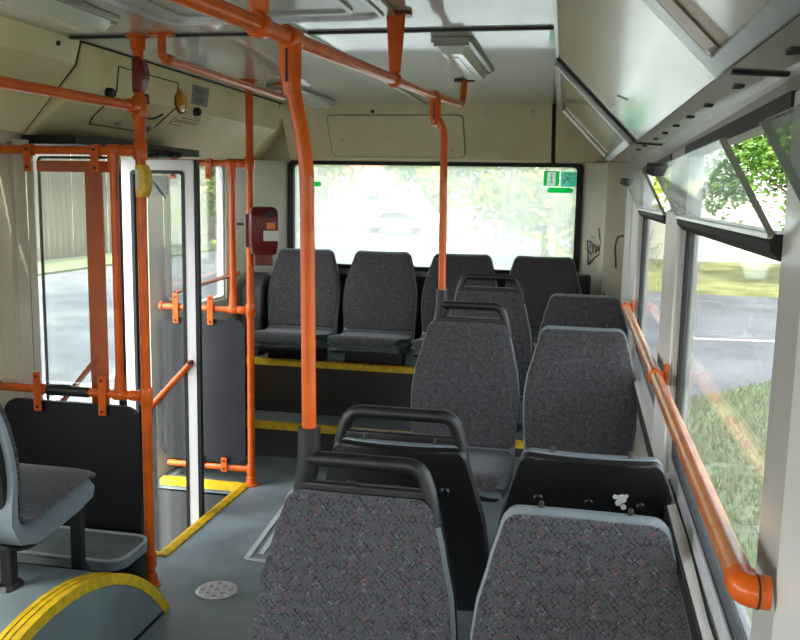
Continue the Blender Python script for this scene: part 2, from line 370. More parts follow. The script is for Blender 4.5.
# right wall
wr = MB()
wr.box(XR + .02, XR + .08, YF, 5.15, -.6, .86).box(XR + .045, XR + .105, 5.13, YB, -.6, 2.3)
PIL = ((YF, -3.9), (-2.4, -2.2), (-.55, -.35), (.90, 1.135), (2.27, 2.63), (3.90, 5.15))
for y0, y1 in PIL: wr.box(XR, XR + .045, y0, y1, .86, 1.72)
XO = .30           # the wall strip above the windows leans outwards up to the soffit
wr.prism([(XR, 1.715), (XR + .045, 1.715), (XO + .06, 1.80), (XO + .06, 2.3), (XO + .02, 2.3), (XO, 1.808)], lambda x, z: (x + (.045 if z > 1.75 else 0), 1.2, z), lambda x, z: (x - (.04 if z > 1.75 else 0), 5.3, z))
wr.prism([(XR, 1.715), (XR + .045, 1.715), (XO + .06, 1.80), (XO + .06, 2.3), (XO + .02, 2.3), (XO, 1.808)], lambda x, z: (x + (.045 if z > 1.75 else 0), YF, z), lambda x, z: (x + (.045 if z > 1.75 else 0), 1.2, z))
wall_right = tag(wr.build('wall_right', M_PILLAR, smooth=0), 'pale grey painted window side of the bus', 'wall', kind='structure')
MB().box(XR + .026, XR + .04, YF, 5.15, 0, .83).build('lower_panel', M_DARK, wall_right, 0)
b = MB(); P = [(XR - .018, .878), (XR + .022, .890), (XR + .034, .890), (XR + .034, .83), (XR - .018, .862)]
b.prism(P, XZ(YF), XZ(5.14)).build('sill_ledge', M_WHITE, wall_right, 0)
MB().box(XR - .023, XR - .017, YF, 5.14, .845, .879).build('sill_edge', M_RUBBER, wall_right, 0)
MB().tube([(XR + .002, .6, .888), (XR + .005, 1.1, .89), (XR + .0, 1.45, .888), (XR + .006, 1.8, .89), (XR + .002, 2.2, .889)], .003, 6).build('sill_cable', M_RUBBER, wall_right)
for y0, y1 in ((3.92, 4.38), (4.52, 5.1)):
    MB().box(XR - .010, XR + .002, y0, y1, .88, 1.70).build('white_trim_strip', M_WHITE, wall_right, 0, bevel=.004)
MB().box(XR - .008, XR + .002, 2.28, 2.62, .88, 1.56).build('white_trim_strip', M_WHITE, wall_right, 0, bevel=.004)
MB().box(XR - .010, XR + .002, .80, .985, .88, 1.72).build('white_trim_strip', M_WHITE, wall_right, 0, bevel=.004)
# rear wall: frame round the rear window
WX0, WX1, WZ0, WZ1 = -1.985, -.035, 1.09, 1.80
rw = MB().box(XL, WX0, YB, YB + .06, 0, 2.3).box(WX1, XR + .05, YB, YB + .06, 0, 2.3).box(WX0, WX1, YB, YB + .06, 0, WZ0).box(WX0, WX1, YB, YB + .06, WZ1, 2.3)
wall_rear = tag(rw.build('wall_rear', M_WALLP, smooth=0), 'cream rear wall of the bus around the wide rear window', 'wall', kind='structure')
hd = MB(); P = [(5.44, CEIL + .01), (5.46, 2.13), (5.66, 1.82), (5.735, 1.80), (5.735, CEIL + .01)]
hd.prism(P, YZ(-1.97), YZ(-.223)).build('header_panel', M_CREAM, wall_rear, 20)
MB().prism(P, YZ(-.197), YZ(XR + .05)).build('header_panel', M_CREAM, wall_rear, 20)
MB().prism([(a_ + .02, z - .02 if z < 2.1 else z) for a_, z in P], YZ(-.222), YZ(-.198)).build('header_gap', M_RUBBER, wall_rear, 0)
# service flap in the header: a thin raised lid with two locks
def hdr(x, s):   # point on the sloping header face, s metres down from its upper edge
    d = Vector((0, .20, -.31)).normalized(); return Vector((x, 5.46, 2.13)) + d * s
hn = Vector((0, -.31, -.20)).normalized()
fp = rrect(-1.66, -.775, .05, .345, .03)
b = MB().prism(fp, lambda x, s: hdr(x, s) + hn * .001, lambda x, s: hdr(x, s) + hn * .006)
b.build('header_flap', M_CREAM, wall_rear, 30)
b = MB().ring(rrect(-1.666, -.769, .044, .351, .034), fp, lambda x, s: hdr(x, s) + hn * .0005, lambda x, s: hdr(x, s) + hn * .002); b.build('flap_gap', M_PLATE, wall_rear, 0)
for x, s in ((-1.58, .22), (-1.9, .03), (-1.35, .02), (-.62, .025), (-.34, .025), (-.86, .29)):
    MB().tube([hdr(x, s), hdr(x, s) + hn * .012], .011, 10).build('lock', M_STEEL if s > .02 else M_INK, wall_rear)
# dark wall under the window and rear corner columns
MB().box(XL + .01, XR - .01, YB - .03, YB + .005, .53, WZ0 - .045).build('lower_panel', M_DARK, wall_rear, 0)
MB().box(WX0, WX1, YB - .028, YB, WZ0 - .045, WZ0 - .012).build('window_ledge', M_ALU, wall_rear, 0)
b = MB().prism([(-.02, 5.74), (.0, 5.70), (.095, 5.62), (.13, 5.545), (.20, 5.53), (XR + .05, 5.53), (XR + .05, 5.74)], XY(.53), XY(1.81)).build('corner_column', M_WALLP, wall_rear, 25)
b = MB().prism([(-2.0, 5.74), (-2.01, 5.70), (-2.08, 5.63), (-2.2, 5.45), (XL + .005, 5.3), (XL - .01, 5.74)], XY(.53), XY(1.80)).build('corner_column', M_WALLP, wall_rear, 40)
# scrawl on the right corner column
def stroke(pts, r=.003):
    q = [Vector(p) for p in pts]
    return MB().tube(q, r, 5)
gp = lambda px, py: on(px, py, 'y', 5.672 - (px - 586) * .0056)
gs = MB()
for s_ in ([(587, 240), (588, 252), (588, 265)], [(587, 242), (591, 241), (590, 247), (587, 249), (592, 255)], [(593, 244), (593, 253)], [(592, 236), (592, 238)], [(595, 245), (596, 253), (598, 246), (599, 252), (601, 240)], [(598.5, 228), (600, 240)], [(588, 265), (594, 258), (601, 253)]):
    gs.tube([gp(*p) for p in s_], .0036, 5)
gs.build('graffiti', M_INK, wall_rear)
# rusty cable dangling from the right rear corner
b = MB().tube(fillet([on(624, 236, 'y', 5.5), on(618, 236, 'y', 5.5), on(615, 246, 'y', 5.5), on(616, 268, 'y', 5.5)], .03), .006, 6); b.build('dangling_cable', M_BARK, wall_rear)

# front end behind the viewer: unseen bulkhead added to cut light, with a small windscreen opening
fw = MB().box(XL - .06, XR + .12, YF - .06, YF, -.1, 1.15).box(XL - .06, XR + .12, YF - .06, YF, 1.85, 2.3).box(XL - .06, -2.0, YF - .06, YF, 1.15, 1.85).box(.0, XR + .12, YF - .06, YF, 1.15, 1.85)
tag(fw.build('wall_front', M_WALLP, smooth=0), 'unseen off white front end added to limit light, around the windscreen opening', 'wall', kind='structure')
cab = tag(MB().box(XL, -1.2, -2.9, -2.86, 0, 2.15).build('light_blocking_partition', M_DARK, smooth=0, bevel=.01), 'unseen dark partition added to block light from the front', 'partition')  # added out of view to keep front light off the near seats
MB().box(-2.1, -1.3, -2.865, -2.85, 1.0, 1.9).build('partition_inset', M_CARGLASS, cab, 0)  # dark inset of the added partition

# ------------------------------------------------------------------ left cove: plain panel, door-gear cover
trim = []
def cove(name, prof, y0, y1, m_, label):
    t = MB().prism(prof, lambda x, z: (x, y0, z), lambda x, z: (x, y1, z)).build(name, m_, None, 15)
    return tag(t, label, 'panel', kind='structure')
pA = [(-1.935, CEIL + .005), (-1.962, 2.065), (-2.20, 1.805), (-2.27, 1.80), (-2.27, CEIL + .005)]
pB = [(-1.935, CEIL + .005), (-1.957, 1.985), (-2.19, 1.80), (-2.27, 1.80), (-2.27, CEIL + .005)]
t1 = cove('trim_1', pA, YF, 3.115, M_CREAM, 'cream sloping cove panel above the left windows')
t2 = cove('trim_2', pB, 3.13, 5.36, M_CREAM, 'cream cover of the door gear above the doorway')
t3 = cove('trim_3', pA, 5.375, 5.74, M_CREAM, 'cream corner cove piece beside the rear header')
def coveface(y, k): return Vector((-1.935 + (-1.962 + 1.935) * k, y, CEIL + (2.065 - CEIL) * k))
for y in (2.25, 2.62, 2.98):
    p = coveface(y, .35); MB().tube([p + Vector((-.004, 0, 0)), p + Vector((.006, 0, -.001))], .009, 10).build('rivet', M_INK, t1)
MB().prism([(x + .004 if x > -2.2 else x, z - .004) for x, z in pA], lambda x, z: (x - .006, 3.113, z + .006), lambda x, z: (x - .006, 3.133, z + .006)).build('panel_gap', M_RUBBER, t2, 0)
MB().prism([(x + .004 if x > -2.2 else x, z - .004) for x, z in pA], lambda x, z: (x - .002, 5.355, z + .002), lambda x, z: (x - .002, 5.378, z + .002)).build('panel_gap', M_RUBBER, t3, 0)
MB().box(-1.940, -1.930, 3.12, 5.4, CEIL - .006, CEIL + .002).build('ceiling_joint', M_RUBBER, t2, 0)
XG = -1.945
def gear(px, py, d=0.0):   # on the upright face of the gear cover
    p = on(px, py, 'x', XG); k = (CEIL - p.z) / (CEIL - 1.985); p.x = -1.935 - .022 * max(0, min(1, k)) + d; return p
def gearlow(px, py):       # on its sloping lower face
    d = on(px, py, 'x', -2.0) - CAM; n = Vector((.185, 0, -.233)); p0 = Vector((-1.957, 0, 1.985))
    return CAM + d * (n.dot(p0 - CAM) / n.dot(d))
gn = Vector((.62, 0, -.78))
# service flap outline, locks, knobs, slot
c0, c1 = gear(118, 75), gear(170, 88)
y0, y1 = c0.y, c1.y + .08
sm = MB()
for p, q in (((y0, 2.10), (y1, 2.10)), ((y0, 2.10), (y0, 1.99)), ((y1, 2.10), (y1, 1.99))):
    g = lambda y, z: Vector((-1.935 - .022 * (CEIL - z) / .17 + .0015, y, z)); sm.bar(g(*p), g(*q), .004, .004)
sm.build('flap_seam', M_INK, t2, 0)
def low(y, s): return Vector((-1.957, y, 1.985)) + Vector((-.233, 0, -.185)).normalized() * s + gn * .002
sm = MB()
lp = [low(y0, 0), low(y0 - .0, .14), low(y0 + .03, .19), low(y1 - .03, .19), low(y1, .14), low(y1, 0)]
for p, q in zip(lp, lp[1:]): sm.bar(p, q, .004, .004)
sm.build('flap_seam', M_INK, t2, 0)
def knob(p, r, d, m_, n=Vector((1, 0, 0)), name='knob'):
    return MB().tube([p, p + n * d * .7, p + n * d], [r, r, r * .7], 12).build(name, m_, t2)
knob(gear(110, 93), .022, .03, M_RUBBER); knob(gear(197, 112), .022, .03, M_RUBBER)
knob(gearlow(118, 122), .018, .012, M_STEEL, gn, 'lock'); knob(gearlow(150, 127), .018, .012, M_STEEL, gn, 'lock')
p = gear(148, 99); MB().box(p.x - .002, p.x + .006, p.y - .02, p.y + .02, p.z - .022, p.z + .022).build('slot', M_INK, t2, 0)
MB().tube(fillet([gearlow(143, 113) + gn * .01, gearlow(147, 117) + gn * .014, gearlow(153, 116) + gn * .014, gearlow(162, 113) + gn * .008], .02), .004, 6).build('dangling_wire', M_INK, t2)
# amber indicator lamp
lp_ = gear(182, 100)
b = MB(); n_ = 8
for k, (r_, d_) in enumerate(((.062, .0), (.060, .008), (.045, .015), (.0, .018))): pass
lamp = tag(MB().tube([lp_, lp_ + Vector((.006, 0, 0)), lp_ + Vector((.014, 0, 0)), lp_ + Vector((.017, 0, 0))], [.060, .058, .042, .005], 20).build('indicator_lamp', M_AMBER), 'round amber warning lamp on the cream door gear cover', 'lamp')
MB().tube([lp_ - Vector((.002, 0, 0)), lp_ + Vector((.003, 0, 0))], .066, 20).build('bezel', M_INK, lamp)
# grey notice plate with lines of print, sticker with lines of print
def notice(name, quad, m_, rows, label, nrm, inkw=.004):
    o = Vector(nrm) * .003
    q = [Vector(p) for p in quad]
    t = tag(MB().prism([(0, 0), (1, 0), (1, 1), (0, 1)], lambda u, v: (q[0] * (1 - u) + q[1] * u) * (1 - v) + (q[3] * (1 - u) + q[2] * u) * v, lambda u, v: (q[0] * (1 - u) + q[1] * u) * (1 - v) + (q[3] * (1 - u) + q[2] * u) * v + o).build(name, m_, None, 0), label, 'sign')
    pt = MB()
    for v, u0, u1 in rows:
        f = lambda u: (q[0] * (1 - u) + q[1] * u) * (1 - v) + (q[3] * (1 - u) + q[2] * u) * v + o * 1.2
        n = max(2, int((u1 - u0) * 9))
        for k in range(n):
            a_, b2 = u0 + (u1 - u0) * k / n, u0 + (u1 - u0) * (k + .8) / n
            pt.bar(f(a_), f(b2), inkw, inkw * .3, up=nrm)
    pt.build('print', M_INK, t, 0)
    return t
ya, yb = gear(192, 90).y, gear(208, 94).y
gx = lambda z: -1.935 - .022 * (CEIL - z) / .17
notice('notice_plate', [(gx(2.115), ya, 2.115), (gx(2.115), yb, 2.115), (gx(2.02), yb, 2.02), (gx(2.02), ya, 2.02)], M_PLATE, [(.2, .12, .85), (.3, .2, .7), (.4, .25, .7), (.62, .2, .8), (.74, .15, .75), (.85, .2, .7)], 'small grey printed plate next to the amber lamp', (1, 0, 0))
ya, yb = gearlow(170, 122).y, gearlow(200, 128).y
notice('notice_sticker', [low(ya, .02), low(yb, .02), low(yb, .12), low(ya, .12)], M_CREAM, [(.15, .45, .7), (.3, .1, .75), (.5, .05, .8), (.62, .05, .75), (.85, .0, .35)], 'cream sticker with lines of print below the amber lamp', gn)
# dark door mechanism under the cover
mech = tag(empty('door_mechanism', (-2.1, 3.7, 1.75)), 'black door operating rods and bracket above the doorway', 'mechanism')
def part(mb, name, m_, parent, **k):
    for i in range(len(mb.v)): mb.v[i] = mb.v[i] - parent.location
    return mb.build(name, m_, parent, **k)
part(MB().box(-2.24, -2.0, 3.16, 4.3, 1.765, 1.80), 'housing', M_RUBBER, mech, smooth=0)
part(MB().tube([(-2.12, 3.2, 1.75), (-1.98, 3.62, 1.745), (-1.9, 3.76, 1.75)], .012, 8), 'rod', M_RUBBER, mech)
part(MB().tube([(-2.05, 3.95, 1.75), (-1.84, 3.74, 1.75)], .014, 8), 'rod', M_RUBBER, mech)
part(MB().box(-1.98, -1.88, 3.7, 3.78, 1.742, 1.77), 'bracket', M_RUBBER, mech, smooth=0, bevel=.004)

# ------------------------------------------------------------------ right cove: hinged lacquered covers over a perforated soffit
A0, A1 = Vector((-.125, 0, CEIL)), Vector((.20, 0, 1.825))
cd = (A1 - A0).normalized(); cn = Vector((cd.z, 0, -cd.x)); cn = -cn if cn.x > 0 else cn   # into the bus
CL = (A1 - A0).length
SHEAR = -.024
def cv(y, s, d=0): return A0 + cd * s + cn * d + Vector((SHEAR * (y - 3.6), y, 0))   # the covers close in slightly towards the rear
def shx(y): return SHEAR * (y - 3.6)
Y1S, Y2S = YF, 5.5
sof = MB().prism([(A1.x - .012, 1.816), (XO + .05, 1.806), (XO + .05, 1.83), (A1.x - .012, 1.84)], lambda x, z: (x + shx(-.5) * (1 if x < XO else .85), -.5, z), lambda x, z: (x + shx(Y2S) * (1 if x < XO else .85), Y2S, z)).build('trim_4', M_COVE, smooth=0)
tag(sof, 'perforated soffit strip under the right cove covers', 'panel', kind='structure')
MB().prism([(A0.x + .01, CEIL + .012), (A1.x + .02, A1.z + .012), (A1.x + .02, A1.z + .03), (A0.x + .03, CEIL + .03)], lambda x, z: (x + shx(-.5), -.5, z), lambda x, z: (x + shx(Y2S), Y2S, z)).build('cove_back', M_RUBBER, sof, 0)
for y in [.95, 1.18, 1.42, 1.84, 2.2, 2.5, 2.8, 3.1, 3.4, 3.85, 4.15]:
    xs = A1.x + .042 + shx(y); zs = 1.812
    MB().prism(rrect(-.022, .022, -.010, .010, .0098), lambda a_, c2: (xs + c2, y + a_, zs - .002), lambda a_, c2: (xs + c2, y + a_, zs + .004)).build('vent_slot', M_INK, sof, 0)
def cover(y0, y1, framed, label):
    t = empty('cove_cover', (A1.x, (y0 + y1) / 2, A1.z)); tag(t, label, 'panel', 'cove covers')
    out = rrect(y0, y1, .0, CL - .005, .012)
    part(MB().prism(out, lambda y, s: cv(y, s, .002), lambda y, s: cv(y, s, .012)), 'panel', M_COVE, t, smooth=30)
    if framed:
        for k, (o_, i_) in enumerate((((y0, y1, 0, CL - .005, .02), (y0 + .035, y1 - .035, .035, CL - .04, .012)),)):
            part(MB().ring(rrect(*o_), rrect(*i_), lambda y, s: cv(y, s, .012), lambda y, s: cv(y, s, .034)), 'frame', M_ALU, t, smooth=30, bevel=.004)
    return t
cover(3.71, 5.44, True, 'framed cove cover nearest the rear window')
cover(1.74, 3.62, False, 'large plain glossy cove cover over the middle seats')
cover(-1.2, 1.62, True, 'framed cove cover at the top right, nearest the viewer')
MB().bar(cv(3.64, -.0, .012), cv(3.64, CL, .012), .028, .016, up=cn).build('cove_seal', M_RUBBER, sof, 0)
MB().bar(cv(1.69, -.005, .006), cv(1.69, CL, .006), .10, .03, up=cn).build('cove_rib', M_ALU, sof, 0, bevel=.006)
p = cv(3.05, .30, .014); q = cv(2.93, .34, .014); MB().tube([p, q], [.0016, .0016], 5).build('scratch', M_INK, sof)
MB().bar((A0.x + shx(0) - .004, 0, CEIL - .004), (A0.x + shx(5.44) - .004, 5.44, CEIL - .004), .022, .016).build('cove_hinge', M_ALU, ceil, 0)
for ya in (3.66, 1.62):
    MB().bar((A1.x + shx(ya) - .006, ya + .03, 1.814), (XO + shx(ya), ya + .03, 1.808), .022, .006).build('soffit_gap', M_RUBBER, sof, 0)

# ------------------------------------------------------------------ windows
def pane_box(name, x, y0, y1, z0, z1, m_, parent):
    return part(MB().box(x, x + .005, y0, y1, z0, z1), name, m_, parent, smooth=0)
def side_window(name, y0, y1, label, vent=True, far_top=.165, latch=True):
    W = empty(name, (XR + .02, (y0 + y1) / 2, .9)); tag(W, label, 'window', kind='structure')
    z0, z1, zh = .89, 1.718, 1.533
    yz = lambda a_, c2, e0, e1, r_=.03: rrect(a_, c2, e0, e1, r_)
    part(MB().ring(yz(y0, y1, z0, z1), yz(y0 + .015, y1 - .015, z0 + .045, z1 - .015), YZ(XR + .006), YZ(XR + .04)), 'frame', M_TRIM, W, smooth=30)
    part(MB().ring(yz(y0 + .014, y1 - .014, z0 + .044, zh), yz(y0 + .03, y1 - .034, z0 + .052, zh - .01), YZ(XR + .010), YZ(XR + .03)), 'seal', M_RUBBER, W, smooth=30)
    part(MB().box(XR + .018, XR + .022, y0 + .04, y1 - .04, z0 + .05, zh), 'pane', M_GLASS, W, smooth=0)
    hb = MB().prism([(XR - .014, zh + .008), (XR - .008, zh + .017), (XR + .03, zh + .017), (XR + .03, zh - .018), (XR + .004, zh - .018), (XR - .012, zh - .004)], XZ(y0 + .01), XZ(y1 - .01))
    part(hb, 'hinge_bar', M_RUBBER, W, smooth=20)
    part(MB().box(XR - .004, XR + .03, y0, y1, 1.695, 1.722), 'top_rail', M_RUBBER, W, smooth=0)
    if vent:
        v = empty('vent', (0, 0, 0)); v.parent = W
        t0, t1 = Vector((XR - .008, 0, zh + .017)), Vector((far_top, 0, 1.668))
        f = lambda d: (lambda y, s: t0 + (t1 - t0) * s + Vector((0, y, 0)) + Vector((-.006, 0, -.004)) * d - W.location)
        yy0, yy1 = y0 + .01, y1 - .01
        MB().prism(rrect(yy0, yy1, 0, 1, .02), f(0), f(1)).build('vent_pane', M_VENT, v, 0)
        e = MB()
        for ye in (yy0, yy1): MB().bar(f(.5)(ye, 0), f(.5)(ye, 1), .003, .008).build('vent_edge', M_PLATE, v, 0)
        MB().bar(f(.5)(yy0, .01), f(.5)(yy1, .01), .010, .010).build('vent_foot', M_ALU, v, 0)
        if latch:
            pl = f(1)(y1 - .17, .95)
            MB().bar(pl + Vector((.002, -.018, -.004)), pl + Vector((-.012, .018, .004)), .034, .026).build('vent_latch', M_RUBBER, v, 0, bevel=.004)
    return W
side_window('window_1', -.35, .90, 'side window at the right edge with its top vent tilted in', latch=False)
side_window('window_2', 1.135, 2.27, 'large right side window looking onto grass and road')
side_window('window_3', 2.63, 3.90, 'right side window nearest the rear corner', far_top=.17)
side_window('window_4', -2.2, -.55, 'side window behind the viewer', vent=False)
# left window behind the door
W = tag(empty('window_5', (XL - .03, 4.84, .9)), 'narrow left window behind the rear door barrier', 'window', kind='structure')
part(MB().ring(rrect(4.46, 5.22, .9, 1.765, .02), rrect(4.48, 5.2, .92, 1.745, .02), YZ(XL - .045), YZ(XL - .012)), 'frame', M_WHITE, W, smooth=30)
part(MB().box(XL - .03, XL - .025, 4.48, 5.2, .92, 1.75), 'pane', M_GLASS, W, smooth=0)
part(MB().tube([(XL + .05, 4.4, 1.03), (XL + .05, 5.3, 1.06)], .014, 8), 'guard_bar', M_ORANGE, W)
# rear window
W = tag(empty('window_6', (-1.0, YB, WZ0)), 'wide dusty rear window of the bus', 'window', kind='structure')
part(MB().ring(rrect(WX0 - .02, WX1 + .02, WZ0 - .02, WZ1 + .015, .05), rrect(WX0 + .022, WX1 - .022, WZ0 + .018, WZ1 - .018, .03), XZ(YB - .012), XZ(YB + .05)), 'seal', M_RUBBER, W, smooth=30)
part(MB().box(WX0, WX1, YB + .02, YB + .025, WZ0, WZ1), 'pane', M_DUSTY, W, smooth=0)
# emergency exit transfers on the rear glass
def gz(px, py): p = on(px, py, 'y', YB + .012); return p.x, p.z
def sticker_rect(px0, py0, px1, py1): a_ = gz(px0, py0); c2 = gz(px1, py1); return a_[0], c2[0], c2[1], a_[1]
st = empty('exit_sign', (-.16, YB + .012, 1.68)); tag(st, 'green and white emergency exit transfer at the top right of the rear window', 'sign')
x0, x1, z0, z1 = sticker_rect(544, 171, 559, 186)
part(MB().ring([(x0, z0), (x1, z0), (x1, z1), (x0, z1)], [(x0 + .022, z0 + .004), (x1 - .024, z0 + .004), (x1 - .024, z1 - .006), (x0 + .022, z1 - .006)], XZ(YB + .011), XZ(YB + .014)), 'backing', M_GREEN, st, smooth=0)
part(MB().box(x0 + .022, x1 - .024, YB + .009, YB + .012, z0 + .004, z1 - .006), 'doorway', M_WHITEP, st, smooth=0)
cx = (x0 + x1) / 2 - .002
man = MB().tube([(cx, YB + .008, z0 + .072), (cx, YB + .006, z0 + .072)], .006, 10)
for p, q in (((cx, .062), (cx + .002, .034)), ((cx + .002, .034), (cx - .012, .012)), ((cx + .002, .034), (cx + .012, .018)), ((cx, .058), (cx - .013, .046)), ((cx, .058), (cx + .013, .05))):
    man.bar((p[0], YB + .007, z0 + p[1]), (q[0], YB + .007, z0 + q[1]), .005, .004, up=(0, 1, 0))
part(man, 'running_figure', M_TEAL, st, smooth=0)
x0, x1, z0, z1 = sticker_rect(561, 171.5, 577, 187)
part(MB().box(x0, x1, YB + .011, YB + .014, z0, z1), 'backing', M_TEAL, st, smooth=0)
cr = MB(); cx, cz = x0 + .045, z0 + .05
for p, q in (((-.035, -.045), (.012, .03)), ((-.03, .035), (.03, -.04)), ((.0, .0), (.05, .012)), ((.01, .03), (.045, .03)), ((-.04, -.01), (.0, .0))):
    cr.bar((cx + p[0], YB + .009, cz + p[1]), (cx + q[0], YB + .009, cz + q[1]), .006, .004, up=(0, 1, 0))
part(cr, 'breaking_glass_mark', M_WHITEP, st, smooth=0)
x0, x1, z0, z1 = sticker_rect(547.5, 187.5, 573, 193.2)
part(MB().prism(rrect(x0, x1, z0, z1, (z1 - z0) * .49), XZ(YB + .011), XZ(YB + .014)), 'pill_mark', M_GREEN, st, smooth=0)
x0, x1, z0, z1 = sticker_rect(308, 181.5, 321, 186.5)
tag(MB().prism(rrect(x0, x1, z0, z1, (z1 - z0) * .45), XZ(YB + .011), XZ(YB + .014)).build('green_transfer', M_GREEN, None, 0), 'short green dash transfer at the upper left of the rear window', 'sign')

# ------------------------------------------------------------------ seats
PROF = [(-.425, .405), (-.428, .430), (-.41, .450), (-.36, .452), (-.25, .438), (-.14, .425), (-.06, .420), (-.015, .432), (.012, .470), (.026, .53), (.04, .62), (.056, .71), (.074, .80), (.092, .88), (.104, .935), (.108, .953)]
def catmull(P, n):
    P = [Vector((0, y, z)) for y, z in P]; out = []
    for i in range(len(P) - 1):
        p0, p1, p2, p3 = P[max(i - 1, 0)], P[i], P[i + 1], P[min(i + 2, len(P) - 1)]
        for k in range(n):
            t = k / n
            out.append(.5 * ((2 * p1) + (p2 - p0) * t + (2 * p0 - 5 * p1 + 4 * p2 - p3) * t * t + (3 * p1 - p0 - 3 * p2 + p3) * t ** 3))
    return out + [P[-1]]
PP = catmull(PROF, 4)
SS = [0.0]
for a_, b2 in zip(PP, PP[1:]): SS.append(SS[-1] + (b2 - a_).length)
STOT = SS[-1]; SJ = SS[7 * 4 + 2]     # arc length at the fold between cushion and back
def at(s):
    s = max(0, min(STOT, s)); i = 0
    while i < len(SS) - 2 and SS[i + 1] < s: i += 1
    t = (s - SS[i]) / max(1e-6, SS[i + 1] - SS[i]); p = PP[i].lerp(PP[i + 1], t)
    d = (at_d(i) * (1 - t) + at_d(i + 1) * t).normalized()
    return p, Vector((0, -d.z, d.y))   # normal towards the sitter
def at_d(i):
    return (PP[min(i + 1, len(PP) - 1)] - PP[max(i - 1, 0)]).normalized()
def halfw(s):
    K = [(0, .195), (.06, .205), (.2, .218), (.42, .216), (.52, .214), (.62, .222), (.70, .224), (.78, .216), (.88, .192), (.95, .173), (STOT, .160)]
    for (s0, w0), (s1, w1) in zip(K, K[1:]):
        if s <= s1: 
            t = (s - s0) / (s1 - s0); t = t * t * (3 - 2 * t) * .35 + t * .65
            return w0 + (w1 - w0) * t
    return K[-1][1]
def slab(s0, s1, inset, f_front, f_back, rc, n=26, nu=11, edge=.5, skirt=0.0):
    """a moulded slab following the seat profile, corners rounded by rc at both ends"""
    b = MB(); rings = []; uvs = []
    for i in range(n + 1):
        t = i / n; s = s0 + (s1 - s0) * (.5 - .5 * math.cos(math.pi * t))
        w = halfw(s) - inset
        e = min(s - s0, s1 - s)
        if e < rc: w -= rc - math.sqrt(max(0, rc * rc - (rc - e) ** 2))
        p, nn = at(s); g = []; u_ = []
        ee = min(1, e / .018); fb = f_back - skirt * (1 - max(0, min(1, (s - SJ + .03) / .16)))
        ff = f_front
        rim = .012 * (max(0, min(1, (s - .45) / .1)))
        for k in range(nu):
            u = -1 + 2 * k / (nu - 1); u = math.copysign(abs(u) ** .8, u)
            fall = (1 - abs(u) ** 8) * math.sqrt(ee * (2 - ee))
            d = fb + (f_front - fb) * (edge + (1 - edge) * fall) + rim * u * u
            g.append(p + Vector((u * w, 0, 0)) + nn * d); u_.append((u * w, s))
        for k in range(nu):
            u = 1 - 2 * k / (nu - 1); u = math.copysign(abs(u) ** .8, u)
            g.append(p + Vector((u * w * .985, 0, 0)) + nn * (fb + rim * u * u)); u_.append((u * w, s))
        rings.append(g); uvs.append(u_)
    return b.grid(rings, uvs)
def seat(label, loc, rz, leg_h, handle=None, legs=True, bolts=True, group='passenger seats', leg_at=None, cover_in=-.002):
    t = empty('bus_seat', loc, rz); tag(t, label, 'seat', group)
    slab(0, STOT, 0, .004, -.026, .024, n=34, skirt=.044).build('shell', M_SHELL, t, 50)
    bc = slab(SJ + .06, STOT - .003, cover_in, -.020, -.050, .022, edge=.96).build('back_cover', M_BLACK, t, 50)
    slab(.06, SJ - .02, .02, -.066, -.086, .05).build('pan_cover', M_BLACK, t, 50)
    slab(.020, SJ - .004, .010, .022, .002, .03).build('seat_pad', M_FAB, t, 60)
    slab(SJ + .004, STOT - (.006 if handle else .014), .007, .024, .002, .024).build('backrest_pad', M_FAB, t, 60)
    top, nt_ = at(STOT)
    if bolts:
        for x in (-.09, .09):
            MB().tube([top + Vector((x, .008, -.004)), top + Vector((x, .006, .007)), top + Vector((x, .006, .012))], [.006, .006, .004], 8).build('bolt', M_RUBBER, t)
        for x in (-.12, .0, .12):
            p, nn = at(STOT - .11); p = p + Vector((x, 0, 0)) - nn * .048
            MB().tube([p, p - nn * .006], [.013, .009], 10).build('cap', M_BLACK, bc)
    if handle:
        s_ = handle      # +1: the post socket sits at the sitter's left (-x)
        base, nn = at(STOT - .035)
        k = top + Vector((0, -.004, 0))
        w0, w1 = -.170, .163
        MB().tube(fillet(([k + Vector((-.12, .0, .066))] if handle == 2 else [k + Vector((w0, -.006, -.10)), k + Vector((w0 + .022, 0, .012)), k + Vector((w0 + .04, .004, .066))]) + [k + Vector((w1 - .035, .004, .066)), k + Vector((w1 - .012, 0, .01)), k + Vector((w1, -.006, -.06))], .045, 8), .0165, 12).build('grab_handle', M_HANDLE, t)
        MB().bar(k + Vector((-.135 if handle == 2 else w0 + .02, 0, .006)), k + Vector((w1 - .012, 0, .006)), .026, .022).build('handle_base', M_HANDLE, t, 30, bevel=.006)
    if legs:
        for i, (x, y) in enumerate(leg_at or ((-.02, -.33), (-.02, -.06))):
            h = leg_h[i] if isinstance(leg_h, (tuple, list)) else leg_h
            zt = .385
            lg = MB().bar((x, y, zt - h + .012), (x, y + .0, zt), .04, .035, up=(0, 1, 0)).build('leg', M_BLACK, t, 0, bevel=.005)
            MB().prism(rrect(-.045, .045, -.03, .03, .02), lambda a_, c2: (x + c2, y + a_, zt - h), lambda a_, c2: (x + c2 * .8, y + a_ * .8, zt - h + .016)).build('foot', M_BLACK, lg, 40)
        for y in (-.35, -.06): MB().box(-.16, .16, y - .02, y + .02, .372, .395).build('seat_rail', M_BLACK, t, 0)
    return t
SX0, SX1 = -.443, .008
TOPY = .108
def zoff(y): return y - TOPY
s = seat('front-most aisle seat with a black grab handle and grab pole socket', (SX0, zoff(1.74), .0), 0, .385, handle=2)
s = seat('front-most window seat with a bare grey top edge', (SX1 + .024, zoff(1.74), .0), 0, .385)
s = seat('aisle seat turned to the rear, black back with a grab handle', (SX0 + .02, 2.05 + TOPY, .03), math.pi, .415, handle=1)
